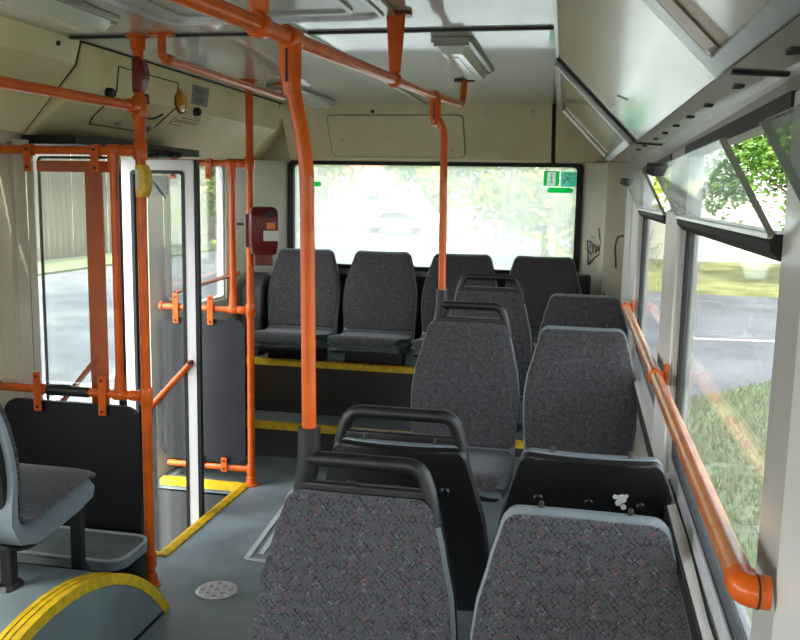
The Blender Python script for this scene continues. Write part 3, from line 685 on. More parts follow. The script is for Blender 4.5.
s = seat('window seat turned to the rear, scuffed black back', (SX1 + .036, 2.05 + TOPY, .035), math.pi, .42)
# worn patch on that back
p, nn = at(STOT - .10); wp = MB()
for dx, ds, r_ in ((-.075, .0, .012), (-.068, .012, .008), (-.08, .022, .007), (-.06, -.004, .006), (-.085, -.008, .005)):
    q, nq = at(STOT - .09 - ds); q = q + Vector((dx, 0, 0)) - nq * .0485; wp.tube([q, q - nq * .0025], r_, 7)
wp.build('worn_patch', M_PAPER, s)
s = seat('middle aisle seat with a black grab handle joined to the second grab pole', (SX0, zoff(3.50), .125), 0, .385, handle=2)
s = seat('middle window seat beside the second grab pole seat', (SX1 + .010, zoff(3.50), .125), 0, .385)
s = seat('aisle seat with a low grab handle just ahead of the rear bench', (SX0 + .005, zoff(4.25), .175), 0, .435, handle=1)
s = seat('window seat just ahead of the rear bench', (SX1 + .014, zoff(4.25), .175), 0, .435)
for k, (x, lab) in enumerate(((-1.765, 'rear bench seat at the far left, beside the ticket validator'), (-1.252, 'second rear bench seat from the left'), (-.738, 'third rear bench seat from the left, behind the second grab pole'), (-.228, 'rear bench seat at the far right, below the exit sign'))):
    s = seat(lab, (x, 5.40 - TOPY, .275), 0, .10, legs=False, bolts=False, group='rear bench seats')
    s.scale = (1.09, 1, 1)
    MB().box(-.17, .17, -.12, -.02, .25, .345).build('mount', M_BLACK, s, 0)
s = seat('left-hand seat over the wheel arch, turned to the rear', (-1.82, 2.20, .150), math.pi, (.29, .175), leg_at=((-.13, -.40), (-.13, -.03)), bolts=False, cover_in=.022)
# podium under the middle seats
pod = tag(MB().box(-.70, XR - .016, 2.92, 4.79, .0, .122).build('seat_podium', M_FLOOR, smooth=0), 'low grey podium carrying the middle seats', 'podium')
MB().box(-.715, -.695, 2.92, 4.79, .1, .128).build('podium_edge', M_ALU, pod, 0)
# bench side bolsters
for x0, x1, lab in ((-2.17, -2.02, 'dark bolster between the far left bench seat and the wall'), (-.04, .06, 'dark bolster to the right of the rear bench')):
    tag(MB().prism([(5.2, .53), (5.28, .98), (5.36, 1.06), (5.44, 1.06), (5.5, .53)] if x0 < -1 else [(5.47, .53), (5.47, 1.09), (5.49, 1.11), (5.60, 1.11), (5.62, .53)], YZ(x0), YZ(x1)).build('bench_bolster', M_DARK, smooth=30, bevel=.015), lab, 'bolster')

# ------------------------------------------------------------------ left: wheel arch, foot platform
ar, ac = .821, (2.19, -.46)
def arc(r, n=28):
    h = math.acos((-ac[1]) / r); return [(ac[0] + r * math.sin(-h + 2 * h * i / n), max(-.0, ac[1] + r * math.cos(-h + 2 * h * i / n))) for i in range(n + 1)]
XA = -1.49
arch = tag(MB().prism(arc(ar), YZ(XL + .06), YZ(XA)).build('wheel_arch', M_FLOOR, smooth=30), 'grey lino covered wheel arch with a yellow curved edge', 'wheel arch')
for k in range(3):
    nb = MB(); P0 = arc(ar + .004); 
    x1 = XA - .004 - .022 * k; nb.grid([[Vector((x1, *p)), Vector((x1 - .016, *p)), Vector((x1 - .016, *arc(ar - .01)[i])), Vector((x1, *arc(ar - .01)[i]))] for i, p in enumerate(P0)])
    nb.build('nosing_rib', M_YELLOW, arch, 40)
nb = MB(); P0 = arc(ar + .007); P1 = arc(ar - .030)
nb.grid([[Vector((XA + .006, *P0[i])), Vector((XA + .006, *P1[i])), Vector((XA - .004, *P1[i])), Vector((XA - .004, *P0[i]))] for i in range(len(P0))])
nb.build('nosing', M_YELLOW, arch, 40)
MB().box(XA, XA + .005, 1.52, 2.865, 0, .012).build('skirting', M_RUBBER, arch, 0)
pf = rrect(-2.19, -1.61, 2.73, 2.995, .07, corners=(0, 1, 1, 0))
plat = tag(MB().prism(rrect(-2.19, -1.63, 2.885, 2.985, .03, corners=(0, 1, 1, 0)), XY(.0), XY(.212)).build('foot_platform', M_RUBBER, smooth=40), 'low foot platform with a light rim in front of the black barrier panel', 'platform')
MB().prism(pf, XY(.19), XY(.226)).build('platform_top', M_FLOOR, plat, 40)
MB().ring(pf, rrect(-2.18, -1.622, 2.742, 2.983, .06, corners=(0, 1, 1, 0)), XY(.222), XY(.232)).build('platform_rim', M_TRIM, plat, 40)

# ------------------------------------------------------------------ floor cover disc
dp = on(217, 591, 'z', 0)
disc = tag(empty('floor_cover', (dp.x, dp.y, 0), R(12)), 'round bright steel tread plate set in the aisle floor', 'cover plate')
MB().tube([(0, 0, 0), (0, 0, .004), (0, 0, .006)], [.083, .083, .080], 32).build('plate', M_STEEL, disc, 30)
for i in range(-2, 3):
    for j in range(-2, 3):
        cx_, cy_ = i * .028, j * .028
        if math.hypot(cx_, cy_) > .068: continue
        tb = MB()
        for k in (-1, 0, 1):
            if (i + j) % 2: tb.bar((cx_ + k * .007, cy_ - .010, .0065), (cx_ + k * .007, cy_ + .010, .0065), .003, .003)
            else: tb.bar((cx_ - .010, cy_ + k * .007, .0065), (cx_ + .010, cy_ + k * .007, .0065), .003, .003)
        tb.build('tread_mark', M_ALU, disc, 0)

# ------------------------------------------------------------------ poles and barriers
def flange(b, p, r=.045, up=True):
    d = -1 if up else 1
    return b.tube([p, p + Vector((0, 0, d * .006)), p + Vector((0, 0, d * .008)), p + Vector((0, 0, d * .05)), p + Vector((0, 0, d * .056))], [r, r, .030, .027, .021], 14)
def collar(p, axis, r=.026, l=.06, m_=None, parent=None, name='clamp'):
    p = Vector(p); a_ = Vector(axis).normalized()
    b = MB().tube([p - a_ * l / 2, p - a_ * l * .42, p + a_ * l * .42, p + a_ * l / 2], [r * .9, r, r, r * .9], 14)
    return part(b, name, M_ORANGE, parent)
def strap(x, y, z0, z1, parent):
    b = MB().box(x - .017, x + .017, y - .027, y - .021, z0, z1)
    o = part(b, 'strap', M_ORANGE, parent, smooth=0, bevel=.003)
    zz = [z0 + .018, z1 - .018]
    for z in zz:
        bo = part(MB().tube([(x, y - .026, z), (x, y - .032, z)], .006, 8), 'bolt', M_INK, parent); bo.parent = o
def barrier(name, y, xp, xw, z_low, z_up, xv, zb, panel, pane, straps, label, xbot):
    t = tag(empty(name, (xp, y, 0)), label, 'barrier')
    part(MB().tube([(xp, y, 0), (xp, y, CEIL)], .0195, 16), 'pole', M_ORANGE, t)
    part(flange(MB(), Vector((xp, y, CEIL))), 'ceiling_flange', M_ORANGE, t)
    part(flange(MB(), Vector((xp, y, 0)), .04, False), 'floor_flange', M_ORANGE, t)
    for z, nm in ((z_low, 'lower_rail'), (z_up, 'upper_rail')):
        part(MB().tube([(xw, y, z), (xp, y, z)], .0165, 14), nm, M_ORANGE, t)
        collar((xp, y, z), (0, 0, 1), .0255, .07, parent=t)
        collar((xp - .045, y, z), (1, 0, 0), .0215, .05, parent=t)
        collar((xv, y, z), (1, 0, 0), .0225, .055, parent=t)
        b = MB().tube([(xv, y, z + (.01 if z < 1.3 else -.01)), (xv, y, z + (.085 if z < 1.3 else -.085))], [.0245, .019], 12); part(b, 'tee', M_ORANGE, t)
        part(MB().tube([(xw, y, z), (xw + .014, y, z)], .028, 12), 'wall_flange', M_ORANGE, t)
    part(MB().tube([(xv, y, z_low), (xv, y, z_up)], .0165, 14), 'upright', M_ORANGE, t)
    part(MB().tube([(xbot, y, zb), (xp, y, zb)], .0165, 12), 'bottom_rail', M_ORANGE, t)
    collar((xp, y, zb), (0, 0, 1), .0255, .06, parent=t)
    x0, x1, z0, z1 = panel
    part(MB().prism(rrect(x0, x1, z0, z1, .055), XZ(y - .008), XZ(y + .006)), 'panel', M_PANEL, t, smooth=30)
    part(MB().ring(rrect(x0 - .005, x1 + .005, z0 - .005, z1 + .005, .06), rrect(x0 + .003, x1 - .003, z0 + .003, z1 - .003, .052), XZ(y - .011), XZ(y + .009)), 'panel_edge', M_RUBBER, t, smooth=30)
    x0, x1, z0, z1 = pane
    part(MB().prism(rrect(x0, x1, z0, z1, .05), XZ(y - .003), XZ(y + .003)), 'glass_pane', M_SCREEN, t, smooth=30)
    for x in straps:
        strap(x, y, z_low - .085, z_low + .075, t); collar((x, y, z_low), (1, 0, 0), .023, .03, parent=t)
        strap(x, y, z_up - .085, z_up + .02, t); collar((x, y, z_up), (1, 0, 0), .023, .03, parent=t)
    return t
B1 = barrier('door_barrier', 3.035, -1.65, XL - .075, .785, 1.735, -1.762, .11, (-2.275, -1.685, .10, .735), (-2.14, -1.79, .82, 1.70), (-2.115, -1.828), 'orange pole barrier with glass and black panel ahead of the door', -1.80)
part(MB().tube([(-2.085, 3.035, .785), (-2.08, 3.035, .785), (-1.985, 3.035, .787), (-1.975, 3.035, .785), (-1.90, 3.035, .785), (-1.895, 3.035, .785)], [.018, .023, .024, .021, .021, .018], 14), 'black_sleeve', M_HANDLE, B1)
B2 = barrier('door_barrier', 4.28, -1.71, XL + .02, .965, 1.735, -1.808, .09, (-2.225, -1.745, .125, .905), (-2.2, -1.862, 1.0, 1.70), (-1.93, -2.13), 'orange pole barrier with glass and black panel behind the door', -2.2)
for x in (-2.0, -1.86): strap(x, 4.28, .07, .15, B2)
# dark red grip pad and yellow stop button on the front pole
gp_ = empty('pole_grip_pad', (-1.65, 3.035, 1.95)); tag(gp_, 'dark red bow shaped pad near the top of the front door pole', 'pad')
MB().prism([(-.016, 0), (.010, .0), (.028, .03), (.036, .07), (.028, .11), (.010, .135), (-.016, .135)], lambda x, z: (x, -.026, z - .005), lambda x, z: (x, .026, z - .005)).build('pad', M_RED, gp_, 30, bevel=.008, seg=3)
sb = empty('stop_button', (-1.63, 3.035, 1.56)); tag(sb, 'yellow button housing on the front door pole', 'button')
MB().prism([(-.030, 0), (.000, .0), (.016, .035), (.016, .09), (.000, .125), (-.030, .125)], lambda x, z: (x, -.030, z), lambda x, z: (x, .026, z)).build('housing', M_YELPL, sb, 30, bevel=.005)
MB().box(-.026, -.012, -.033, -.029, .03, .105).build('label_strip', M_PAPER, sb, 0)
MB().tube([(.004, -.030, .065), (.004, -.034, .065)], .008, 12).build('push_button', M_YELPL, sb)
# ticket validator on the rear door pole
tv = empty('ticket_validator', (-1.615, 4.225, 1.215), R(24)); tag(tv, 'dark red ticket validator box on the rear door pole', 'validator')
b = MB(); rings = []
for z, w_, d_, yo in ((.055, .055, .045, 0), (.06, .064, .05, -.004), (.10, .072, .056, -.008), (.18, .075, .06, -.012), (.25, .074, .06, -.012), (.28, .070, .056, -.010), (.295, .06, .045, -.006), (.30, .045, .03, -.002)):
    rings.append([Vector((x, y + yo, z)) for x, y in rrect(-w_, w_, -d_, d_, .022, 4)])
b.grid(rings).build('body', M_RED, tv, 50)
MB().prism(rrect(-.052, .045, -.04, .04, .012), XY(.0), XY(.06)).build('base', M_RED, tv, 30, bevel=.004)
MB().box(.010, .056, -.0745, -.062, .25, .278).build('display', M_INK, tv, 0)
MB().box(.012, .056, -.0755, -.066, .188, .22).build('orange_pane', M_ORSCR, tv, 0)  # plain orange window in the validator face
MB().box(-.004, .073, -.0765, -.064, .128, .180).build('paper_label', M_PAPER, tv, 0)
MB().box(-.090, -.040, .02, .055, .09, .26).build('pole_bracket', M_RED, tv, 0, bevel=.004)

# ceiling bars on the left
t = tag(empty('side_handrail', (-1.655, 2.3, 1.89)), 'orange handrail running forward from the front door pole', 'handrail')
part(MB().tube([(-1.655, .5, 1.87), (-1.652, 3.01, 1.895)], .0175, 14), 'rail', M_ORANGE, t)
collar((-1.65, 3.035, 1.895), (0, 0, 1), .029, .08, parent=t); collar((-1.65, 2.985, 1.895), (0, 1, 0), .025, .05, parent=t)
t = tag(empty('ceiling_handrail', (-1.54, 3.7, 2.07)), 'orange handrail bracketed to the ceiling above the doorway', 'handrail')
part(MB().tube(fillet([(-1.53, 2.99, CEIL), (-1.53, 2.99, 2.07), (-1.53, 3.03, 2.065), (-1.55, 4.34, 2.075), (-1.555, 4.38, 2.08), (-1.555, 4.38, CEIL)], .03), .0155, 12), 'rail', M_ORANGE, t)
for x, y in ((-1.53, 2.99), (-1.555, 4.38)): part(MB().prism(rrect(-.05, .05, -.02, .02, .015), lambda a_, c2: (x + a_, y + c2, CEIL - .012), lambda a_, c2: (x + a_, y + c2, CEIL - .0)), 'mounting_plate', M_ORANGE, t, smooth=30)
collar((-1.53, 3.04, 2.065), (0, 1, 0), .021, .05, parent=t)

# overhead rail with hangers, and the two grab poles
RX = -.607
def rail_z(y): return 1.885 + (1.984 - 1.885) * (y - 1.33) / (3.54 - 1.33)
t = tag(empty('overhead_handrail', (RX, 2.7, 1.95)), 'long orange overhead handrail above the aisle seats', 'handrail')
part(MB().tube(fillet([(RX, -.8, rail_z(-.8)), (RX, 1.33, rail_z(1.33)), (RX, 3.54, rail_z(3.54)), (RX, 4.28, rail_z(4.28) + .012), (RX - .0, 4.33, CEIL)], .06), .0160, 16), 'rail', M_ORANGE, t)
part(MB().prism(rrect(-.05, .05, -.018, .018, .015), lambda a_, c2: (RX + a_, 4.33 + c2, CEIL - .012), lambda a_, c2: (RX + a_, 4.33 + c2, CEIL)), 'mounting_plate', M_RUBBER, t, smooth=30)
for y in (1.57, 2.745):
    z = rail_z(y)
    part(MB().prism([(-.030, CEIL), (.030, CEIL), (.017, z + .02), (-.017, z + .02)], lambda a_, c2: (RX + a_, y - .012, c2), lambda a_, c2: (RX + a_, y + .012, c2)), 'hanger', M_ORANGE, t, smooth=30, bevel=.006)
    part(MB().prism(rrect(-.05, .05, -.03, .03, .02), lambda a_, c2: (RX + a_, y + c2, CEIL - .012), lambda a_, c2: (RX + a_, y + c2, CEIL)), 'mounting_plate', M_RED, t, smooth=30)
    collar((RX, y, z), (0, 1, .045), .0235, .04, parent=t)
def grab_pole(y, xb, zb, zbend, label):
    z = rail_z(y)
    t = tag(empty('grab_pole', (xb, y, zb - .1)), label, 'pole', 'aisle grab poles')
    part(MB().tube(fillet([(xb, y, zb - .02), (xb - .008, y, zbend), (RX, y, z - .07), (RX, y, z - .03)], .06), .0155, 16), 'pole', M_ORANGE, t)
    b = MB().tube([(RX + .004, y, z - .115), (RX, y, z - .06), (RX, y, z - .01)], [.0175, .0235, .0235], 14); part(b, 'tee', M_ORANGE, t)
    collar((RX, y, z), (0, 1, .045), .0235, .065, parent=t)
    part(MB().box(RX - .002, RX + .002, y - .0255, y - .022, z - .09, z + .01), 'joint', M_INK, t, smooth=0)
    sp = fillet([(xb, y, zb), (xb, y, zb - .085), (xb - .028, y + .004, zb - .20), (xb - .034, y + .004, zb - .25)], .05)
    b = MB().tube(sp, [.0245 - .006 * max(0, k - 4) / (len(sp) - 5) for k in range(len(sp))], 14); part(b, 'socket', M_HANDLE, t)
    return t
grab_pole(1.745, -.563, 1.085, 1.66, 'nearer orange grab pole rising from the front-most aisle seat')
grab_pole(3.505, -.560, 1.205, 1.85, 'farther orange grab pole rising from the middle aisle seat')
# handrail along the right windows
t = tag(empty('window_handrail', (.2, 2.5, 1.13)), 'worn orange handrail along the right side windows', 'handrail')
part(MB().tube([(.2, 1.0, 1.152), (.2, 4.1, 1.114)], .0165, 16), 'rail', M_ORANGE_WORN, t)
part(MB().tube(fillet([(.2, 1.02, 1.152), (.2, .99, 1.152), (.226, .988, 1.152)], .02), .0195, 14), 'end_elbow', M_ORANGE, t)
part(MB().tube([(.211, .988, 1.152), (.213, .988, 1.152)], .0200, 14), 'joint', M_INK, t)
for y in (2.28, 3.88):
    z = 1.152 - .0116 * (y - .985)
    collar((.2, y, z), (0, 1, 0), .021, .03, parent=t)
    part(MB().prism([(.2, z - .010), (.226, z - .016), (.226, z + .026), (.216, z + .01), (.2, z + .012)], XZ(y - .006), XZ(y + .006)), 'bracket', M_ORANGE, t, smooth=30, bevel=.002)
    part(MB().box(.224, .231, y - .015, y + .015, z - .022, z + .034), 'wall_plate', M_ORANGE, t, smooth=0, bevel=.002)

# ------------------------------------------------------------------ door leaves
def leaf(name, A, B, z0, z1, stile, m_, label, th=.015):
    A, B = Vector(A), Vector(B); d = (B - A); L_ = d.length; d.normalize(); n = Vector((-d.y, d.x, 0)); n = -n if n.y > 0 else n
    t = tag(empty(name, (A.x, A.y, z0)), label, 'door', kind='structure')
    f = lambda k: (lambda u, z: A + d * u + n * k + Vector((0, 0, z)))
    part(MB().ring(rrect(0, L_, z0, z1, .02), rrect(stile, L_ - stile, z0 + .08, z1 - stile, .02), f(-th), f(th)), 'frame', m_, t, smooth=30)
    if stile > .02: part(MB().ring(rrect(stile - .002, L_ - stile + .002, z0 + .078, z1 - stile + .002, .02), rrect(stile + .014, L_ - stile - .014, z0 + .095, z1 - stile - .014, .014), f(-.018), f(.018)), 'seal', M_RUBBER, t, smooth=30)
    part(MB().box(0, 0, 0, 0, 0, 0) if False else MB().prism(rrect(stile, L_ - stile, z0 + .08, z1 - stile, .02), f(-.002), f(.002)), 'pane', M_DOORGL, t, smooth=0)
    part(MB().prism([(L_, z0), (L_ + .018, z0), (L_ + .018, z1), (L_, z1)], f(-.012), f(.012)), 'edge_rubber', M_RUBBER, t, smooth=0)
    return t, f, L_
D2, f2, L2 = leaf('door_2', (-2.165, 3.81, 0), (-1.785, 3.79, 0), -.45, 1.73, .05, M_WHITE, 'white framed glass door leaf folded inward at the rear of the doorway')
q = f2(.02)
pd = [q(L2 - .022, .775), q(L2 - .245, .54)]
hd_ = part(MB().tube(pd, .0155, 12), 'handle', M_ORANGE, D2); hb_ = part(MB().tube([pd[0] + Vector((0, -.03, 0)), pd[0] + Vector((0, .01, 0))], .010, 10), 'handle_bolt', M_INK, D2); hb_.parent = hd_
b = MB().prism(rrect(.13, .24, 1.565, 1.655, .006), f2(.003), f2(.006)); stk = part(b, 'sticker', M_PLATE, D2, smooth=0)
pr = MB()
for k in range(4): pr.bar(f2(.0065)(.155 + .012 * k, 1.635 - .016 * k), f2(.0065)(.195 + .012 * k, 1.60 - .016 * k), .006, .001, up=(0, -1, 0))
part(pr, 'sticker_print', M_INK, D2, smooth=0).parent = stk
D1, f1, L1 = leaf('door_1', (-2.235, 3.25, 0), (-1.86, 3.215, 0), -.45, 1.72, .010, M_RUBBER, 'dark edged glass door leaf folded inward behind the front barrier', th=.004)
part(MB().box(-1.985, -1.905, 3.19, 3.20, .45, 1.68), 'flat_post', M_ORANGE, D1, smooth=0, bevel=.004)
part(MB().box(-2.2, -1.87, 3.188, 3.198, 1.655, 1.70), 'rail_reflection', M_ORANGE, D1, smooth=0, bevel=.004)  # orange reflection in the glass, modelled as a flat bar
part(MB().bar((-1.945, 3.185, .90), (-2.15, 3.185, .66), .012, .035, up=(0, 1, 0)), 'handle', M_ORANGE, D1, smooth=0)

# ------------------------------------------------------------------ ceiling fittings
hx0, hx1, hy0, hy1 = -1.43, -.60, 1.95, 2.81
t = tag(empty('roof_hatch', (-1.0, 2.4, CEIL)), 'roof hatch with a rounded metal frame above the aisle', 'hatch')
part(MB().ring(rrect(hx0, hx1, hy0, hy1, .12, 8), rrect(hx0 + .035, hx1 - .035, hy0 + .035, hy1 - .035, .09, 8), XY(CEIL), XY(CEIL - .014)), 'frame', M_ALU, t, smooth=30, bevel=.004)
part(MB().ring(rrect(hx0 + .035, hx1 - .035, hy0 + .035, hy1 - .035, .09, 8), rrect(hx0 + .055, hx1 - .055, hy0 + .055, hy1 - .055, .07, 8), XY(CEIL), XY(CEIL - .02)), 'inner_bead', M_STEEL, t, smooth=30, bevel=.004)
part(MB().prism(rrect(hx0 + .05, hx1 - .05, hy0 + .05, hy1 - .05, .07, 8), XY(CEIL - .002), XY(CEIL - .008)), 'lid', M_GREYP, t, smooth=30)
part(MB().ring(rrect(hx0 + .12, hx1 - .12, hy0 + .12, hy1 - .12, .05, 8), rrect(hx0 + .14, hx1 - .14, hy0 + .14, hy1 - .14, .04, 8), XY(CEIL - .006), XY(CEIL - .016)), 'lid_ridge', M_GREYP, t, smooth=30)
def ceiling_light(x0, x1, y0, y1, label):
    t = tag(empty('ceiling_light', ((x0 + x1) / 2, (y0 + y1) / 2, CEIL)), label, 'light', 'ceiling lights')
    part(MB().prism(rrect(x0, x1, y0, y1, .02), XY(CEIL), XY(CEIL - .02)), 'base', M_GREYP, t, smooth=30, bevel=.004)
    g = .018
    b = MB(); f0 = rrect(x0 + g, x1 - g, y0 + g, y1 - g, .012); f1_ = rrect(x0 + g + .02, x1 - g - .02, y0 + g + .03, y1 - g - .03, .01)
    n = len(f0)
    b.add([(p[0], p[1], CEIL - .018) for p in f0] + [(p[0], p[1], CEIL - .055) for p in f1_], [tuple(range(n, 2 * n))] + [(i, (i + 1) % n, n + (i + 1) % n, n + i) for i in range(n)])
    part(b, 'diffuser', M_LENS, t, smooth=25)
    part(MB().box((x0 + x1) / 2 - .012, (x0 + x1) / 2 + .012, y0 + .12, y1 - .12, CEIL - .058, CEIL - .054), 'diffuser_ridge', M_LENS, t, smooth=0)
    for y in (y0 + .03, y1 - .03): part(MB().box(x0 + .012, x1 - .012, y - .012, y + .012, CEIL - .03, CEIL - .018), 'end_cap', M_GREYP, t, smooth=0, bevel=.003)
    return t
ceiling_light(-.575, -.425, 3.17, 3.98, 'ceiling light to the right of the overhead handrail')
ceiling_light(-1.69, -1.53, 4.45, 5.25, 'ceiling light at the left in front of the rear header')
ceiling_light(-1.74, -1.53, 1.9, 2.72, 'ceiling light at the top left corner of the view')

# hand latch on the left rear wall
lt = tag(empty('wall_latch', (XL + .0, 5.42, 1.37)), 'small metal latch on the cream wall behind the rear door pole', 'latch')
part(MB().tube([(XL - .005, 5.42, 1.37), (XL + .03, 5.42, 1.37)], .022, 10), 'boss', M_CREAM, lt)
part(MB().bar((XL + .03, 5.44, 1.375), (XL + .05, 5.30, 1.38), .014, .016), 'lever', M_RUBBER, lt, smooth=0)

# ------------------------------------------------------------------ outside
GZ = -.90
def slab_ground(name, poly, z, th, m_, label):
    return tag(MB().prism(poly, XY(z - th), XY(z)).build(name, m_, None, 0), label, 'ground', kind='structure')
slab_ground('ground', [(-90, -40), (90, -40), (90, 260), (-90, 260)], GZ - .05, .3, M_ASPH, 'grey asphalt street around the bus')
slab_ground('verge', [(.62, -12), (9, -12), (9, 18.5), (4.0, 14.2), (1.43, 11.24), (.62, 10.2)], GZ, .2, M_GRASS, 'worn grass verge beside the right of the bus')
slab_ground('bank', [(-2.0, 25.5), (3.0, 24.6), (14, 24.4), (40, 24.6), (40, 44), (-2, 44)], GZ + .05, .2, M_SUNGRASS, 'grassy bank across the side road')
slab_ground('pavement', [(-17.9, -10), (-15.4, -10), (-15.4, 55), (-17.9, 55)], GZ + .02, .2, M_GRASS, 'dry grass strip along the plank fence')
for (x0, y0), (x1, y1), lab in (((1.5, 16.5), (12, 17.6), 'thin white line across the side road'), ((-6.2, 8), (-6.2, 60), 'long white line down the street on the left')):
    tag(MB().bar((x0, y0, GZ - .047), (x1, y1, GZ - .047), .12, .01).build('road_line', M_LINE, None, 0), lab, 'road marking')
# grass tufts on the near verge
gb = MB(); rnd = random.Random(3)
for i in range(26000):
    x = rnd.uniform(.7, 4.2); y = rnd.uniform(2.2, 13.0)
    if y > 10.3 + (x - .62) * 1.15: continue
    h = rnd.uniform(.03, .10); a_ = rnd.uniform(0, 6.28); w_ = rnd.uniform(.003, .008)
    dx, dy = math.cos(a_) * w_, math.sin(a_) * w_; lx, ly = rnd.uniform(-.05, .05), rnd.uniform(-.05, .05)
    gb.add([(x - dx, y - dy, GZ), (x + dx, y + dy, GZ), (x + lx, y + ly, GZ + h)], [(0, 1, 2)])
tag(gb.build('grass_blades', M_BLADE, None, 0), 'short dry grass growing on the near verge', 'grass', kind='stuff')
# white wall across the side road, in bays between posts
wt = tag(empty('garden_wall', (8, 37, GZ)), 'long sunlit white wall beyond the grassy bank', 'wall')
for k in range(9):
    x0 = .5 + k * 3.2
    part(MB().box(x0 + .15, x0 + 3.05, 37, 37.15, GZ, GZ + 2.7), 'panel', M_WALL, wt, smooth=0)
    part(MB().box(x0 - .15, x0 + .15, 36.95, 37.2, GZ, GZ + 2.85), 'post', M_WALL, wt, smooth=0)
# plank fence on the left
ft = tag(empty('plank_fence', (-18.2, 30, GZ)), 'tall weathered plank fence across the street on the left', 'fence')
rnd = random.Random(5)
base = None; y = 16.0; k = 0
plank_me = []
for v in range(4):
    mb = MB().box(-.02, .02, 0, .30 + .03 * (v % 2), 0, 1)
    o = mb.build('plank', M_PLANK, ft, 0); plank_me.append(o)
for i in range(100):
    v = i % 4
    o = plank_me[v] if i < 4 else plank_me[v].copy()
    if i >= 4: col.objects.link(o); o.parent = ft
    o.location = (rnd.uniform(-.03, .03), y - 30, 0); o.scale = (1, 1, rnd.uniform(4.6, 5.0)); y += .345
for z in (.5, 2.4): part(MB().box(-18.4, -18.3, 16, 51, GZ + z, GZ + z + .12), 'fence_rail', M_PLANK, ft, smooth=0)
# trees
def tree(label, x, y, h, rx, rz, n, m_, seed, trunk=.16, ls=.22, zc=None, name='leafy_tree'):
    t = tag(empty(name, (x, y, GZ)), label, 'tree', 'street trees'); rn = random.Random(seed)
    zc = zc or h - rz * .8
    MB().tube([(0, 0, -.1), (.05, .02, h * .3), (-.05, .1, zc)], [trunk, trunk * .75, trunk * .35], 10).build('trunk', M_BARK, t)
    br = MB()
    for i in range(7):
        a_ = i * 2.4; z = zc * (.55 + .05 * i)
        br.tube([(0, 0, z), (math.cos(a_) * rx * .4, math.sin(a_) * rx * .4, z + rz * .3), (math.cos(a_) * rx * .75, math.sin(a_) * rx * .75, z + rz * .5)], [trunk * .35, trunk * .2, trunk * .06], 6)
    br.build('branches', M_BARK, t)
    cl = [(rn.gauss(0, .42), rn.gauss(0, .42), rn.gauss(0, .42)) for _ in range(26)]
    lv = MB()
    for i in range(n):
        c_ = cl[rn.randrange(26)]; p = Vector((c_[0] + rn.gauss(0, .17), c_[1] + rn.gauss(0, .17), c_[2] + rn.gauss(0, .17)))
        if p.length > 1.15: p = p.normalized() * 1.15
        q = Vector((p.x * rx, p.y * rx, zc + p.z * rz))
        u = Vector((rn.gauss(0, 1), rn.gauss(0, 1), rn.gauss(0, .6))).normalized(); w_ = u.orthogonal().normalized(); s_ = ls * rn.uniform(.6, 1.3)
        lv.add([q - u * s_ * .5, q + w_ * s_ * .28, q + u * s_ * .5, q - w_ * s_ * .28], [(0, 1, 2, 3)])
    tag(lv.build('foliage', m_, t, 0), kind='stuff')
    return t
tree('green tree on the bank seen through the right roof vents', 5.9, 27.5, 6.8, 3.1, 2.6, 16000, M_LEAF, 11, ls=.20, zc=4.5, trunk=.12)
tree('tall green tree behind the white wall', 13.4, 41, 9.0, 4.4, 3.4, 7000, M_LEAF, 13, ls=.45, zc=5.6)
tree('second green tree behind the white wall', 2.2, 43, 8.5, 4.0, 3.0, 6000, M_LEAF, 14, ls=.45, zc=5.6)
tree('tall street tree shading the road beside the doorway', -9.5, 7.5, 9.5, 3.6, 2.4, 7000, M_LEAF, 15, ls=.34, zc=7.4)
tree('second street tree shading the road left of the bus', -11.5, 14.5, 10, 3.8, 2.4, 7000, M_LEAF, 16, ls=.34, zc=8.0)
tree('yellow-green tree right of centre behind the rear window', -1.4, 33, 7.5, 4.2, 3.2, 6500, M_LEAF2, 17, ls=.42, zc=3.9)
tree('green tree behind the middle of the rear window', -7.5, 48, 9.5, 4.6, 3.6, 5000, M_LEAF, 19, ls=.5, zc=5.8)
tree('leafy tree at the left of the rear window', -19, 58, 10, 5, 3.8, 5000, M_LEAF2, 23, ls=.55, zc=6.4)
tree('bright yellow-green tree seen past the rear door barrier', -13.6, 35, 8, 2.8, 3.6, 9000, M_LEAF2, 29, ls=.4, zc=3.6)
tree('green tree hanging over the plank fence', -22.5, 25.5, 9.0, 3.2, 2.4, 4500, M_LEAF2, 31, ls=.36, zc=5.2)
tree('low dark tree beside the white wall', 8.4, 34.2, 4.2, 1.3, 1.4, 2500, M_LEAF, 37, ls=.3, zc=2.2, trunk=.1)
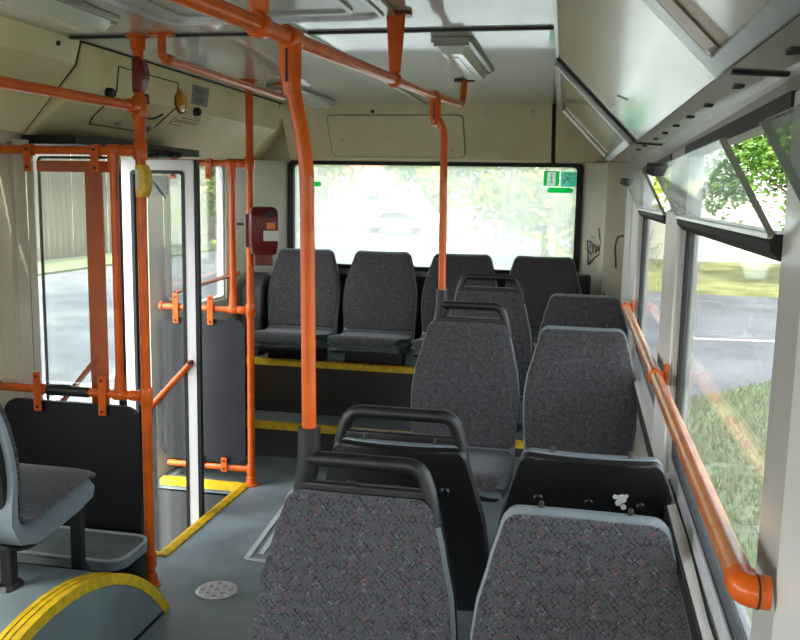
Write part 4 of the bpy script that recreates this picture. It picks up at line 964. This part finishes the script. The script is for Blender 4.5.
# house, gate and parked car far down the street behind the bus
hs = tag(empty('house', (-24, 88, GZ)), 'pale house with a rust coloured roof far behind the bus', 'house')
MB().box(-5, 5, -3, 3, 0, 3.4).build('walls', M_BRICK, hs, 0)
MB().prism([(-3.6, 3.3), (3.6, 3.3), (0, 6.0)], lambda a_, c2: (-5.5, a_, c2), lambda a_, c2: (5.5, a_, c2)).build('roof', M_ROOF, hs, 0)
for x in (-3.2, 0, 3.2):
    wdw = MB().box(x - .6, x + .6, -3.06, -2.98, 1.1, 2.5).build('window', M_WHITE, hs, 0); MB().box(x - .5, x + .5, -3.08, -3.05, 1.2, 2.4).build('pane', M_CARGLASS, wdw, 0)
gt = tag(empty('yard_gate', (-21, 66, GZ)), 'pale blue metal yard gate at the left behind the rear window', 'gate')
for k in range(4):
    MB().box(-3 + k * 1.5 + .03, -1.5 + k * 1.5 - .03, -.03, .03, .1, 2.5).build('panel', M_GATE, gt, 0)
for x in (-3.1, 3.1): MB().box(x - .12, x + .12, -.12, .12, 0, 2.8).build('post', M_WALL, gt, 0)
yw = tag(empty('yard_wall', (-9, 72, GZ)), 'low whitewashed wall behind the parked car', 'wall')
for k in range(6): MB().box(-9 + k * 3.2 + .05, -9 + k * 3.2 + 3.1, -.1, .1, 0, 1.9).build('panel', M_WALL, yw, 0)
car = tag(empty('parked_car', (-12.2, 56, GZ - .05), R(8)), 'silver car parked across the street behind the bus', 'car')
body = [(-2.15, .35), (-2.2, .7), (-2.05, .92), (-1.35, 1.0), (-.75, 1.42), (-.1, 1.5), (.75, 1.45), (1.35, 1.03), (2.05, .9), (2.2, .65), (2.15, .35)]
MB().prism(body, lambda a_, c2: (a_, -.82, c2), lambda a_, c2: (a_, .82, c2)).build('body', M_CAR, car, 25, bevel=.08, seg=3)
for P in ([(-1.15, 1.0), (-.68, 1.36), (-.12, 1.42), (-.12, 1.0)], [(-.02, 1.0), (-.02, 1.42), (.68, 1.38), (1.12, 1.0)]):
    MB().prism(P, lambda a_, c2: (a_, -.835, c2), lambda a_, c2: (a_, -.80, c2)).build('side_window', M_CARGLASS, car, 0)
for x in (-1.35, 1.35):
    for yy in (-.78, .62): MB().tube([(x, yy, .33), (x, yy + .2, .33)], .33, 20).build('wheel', M_TYRE, car)
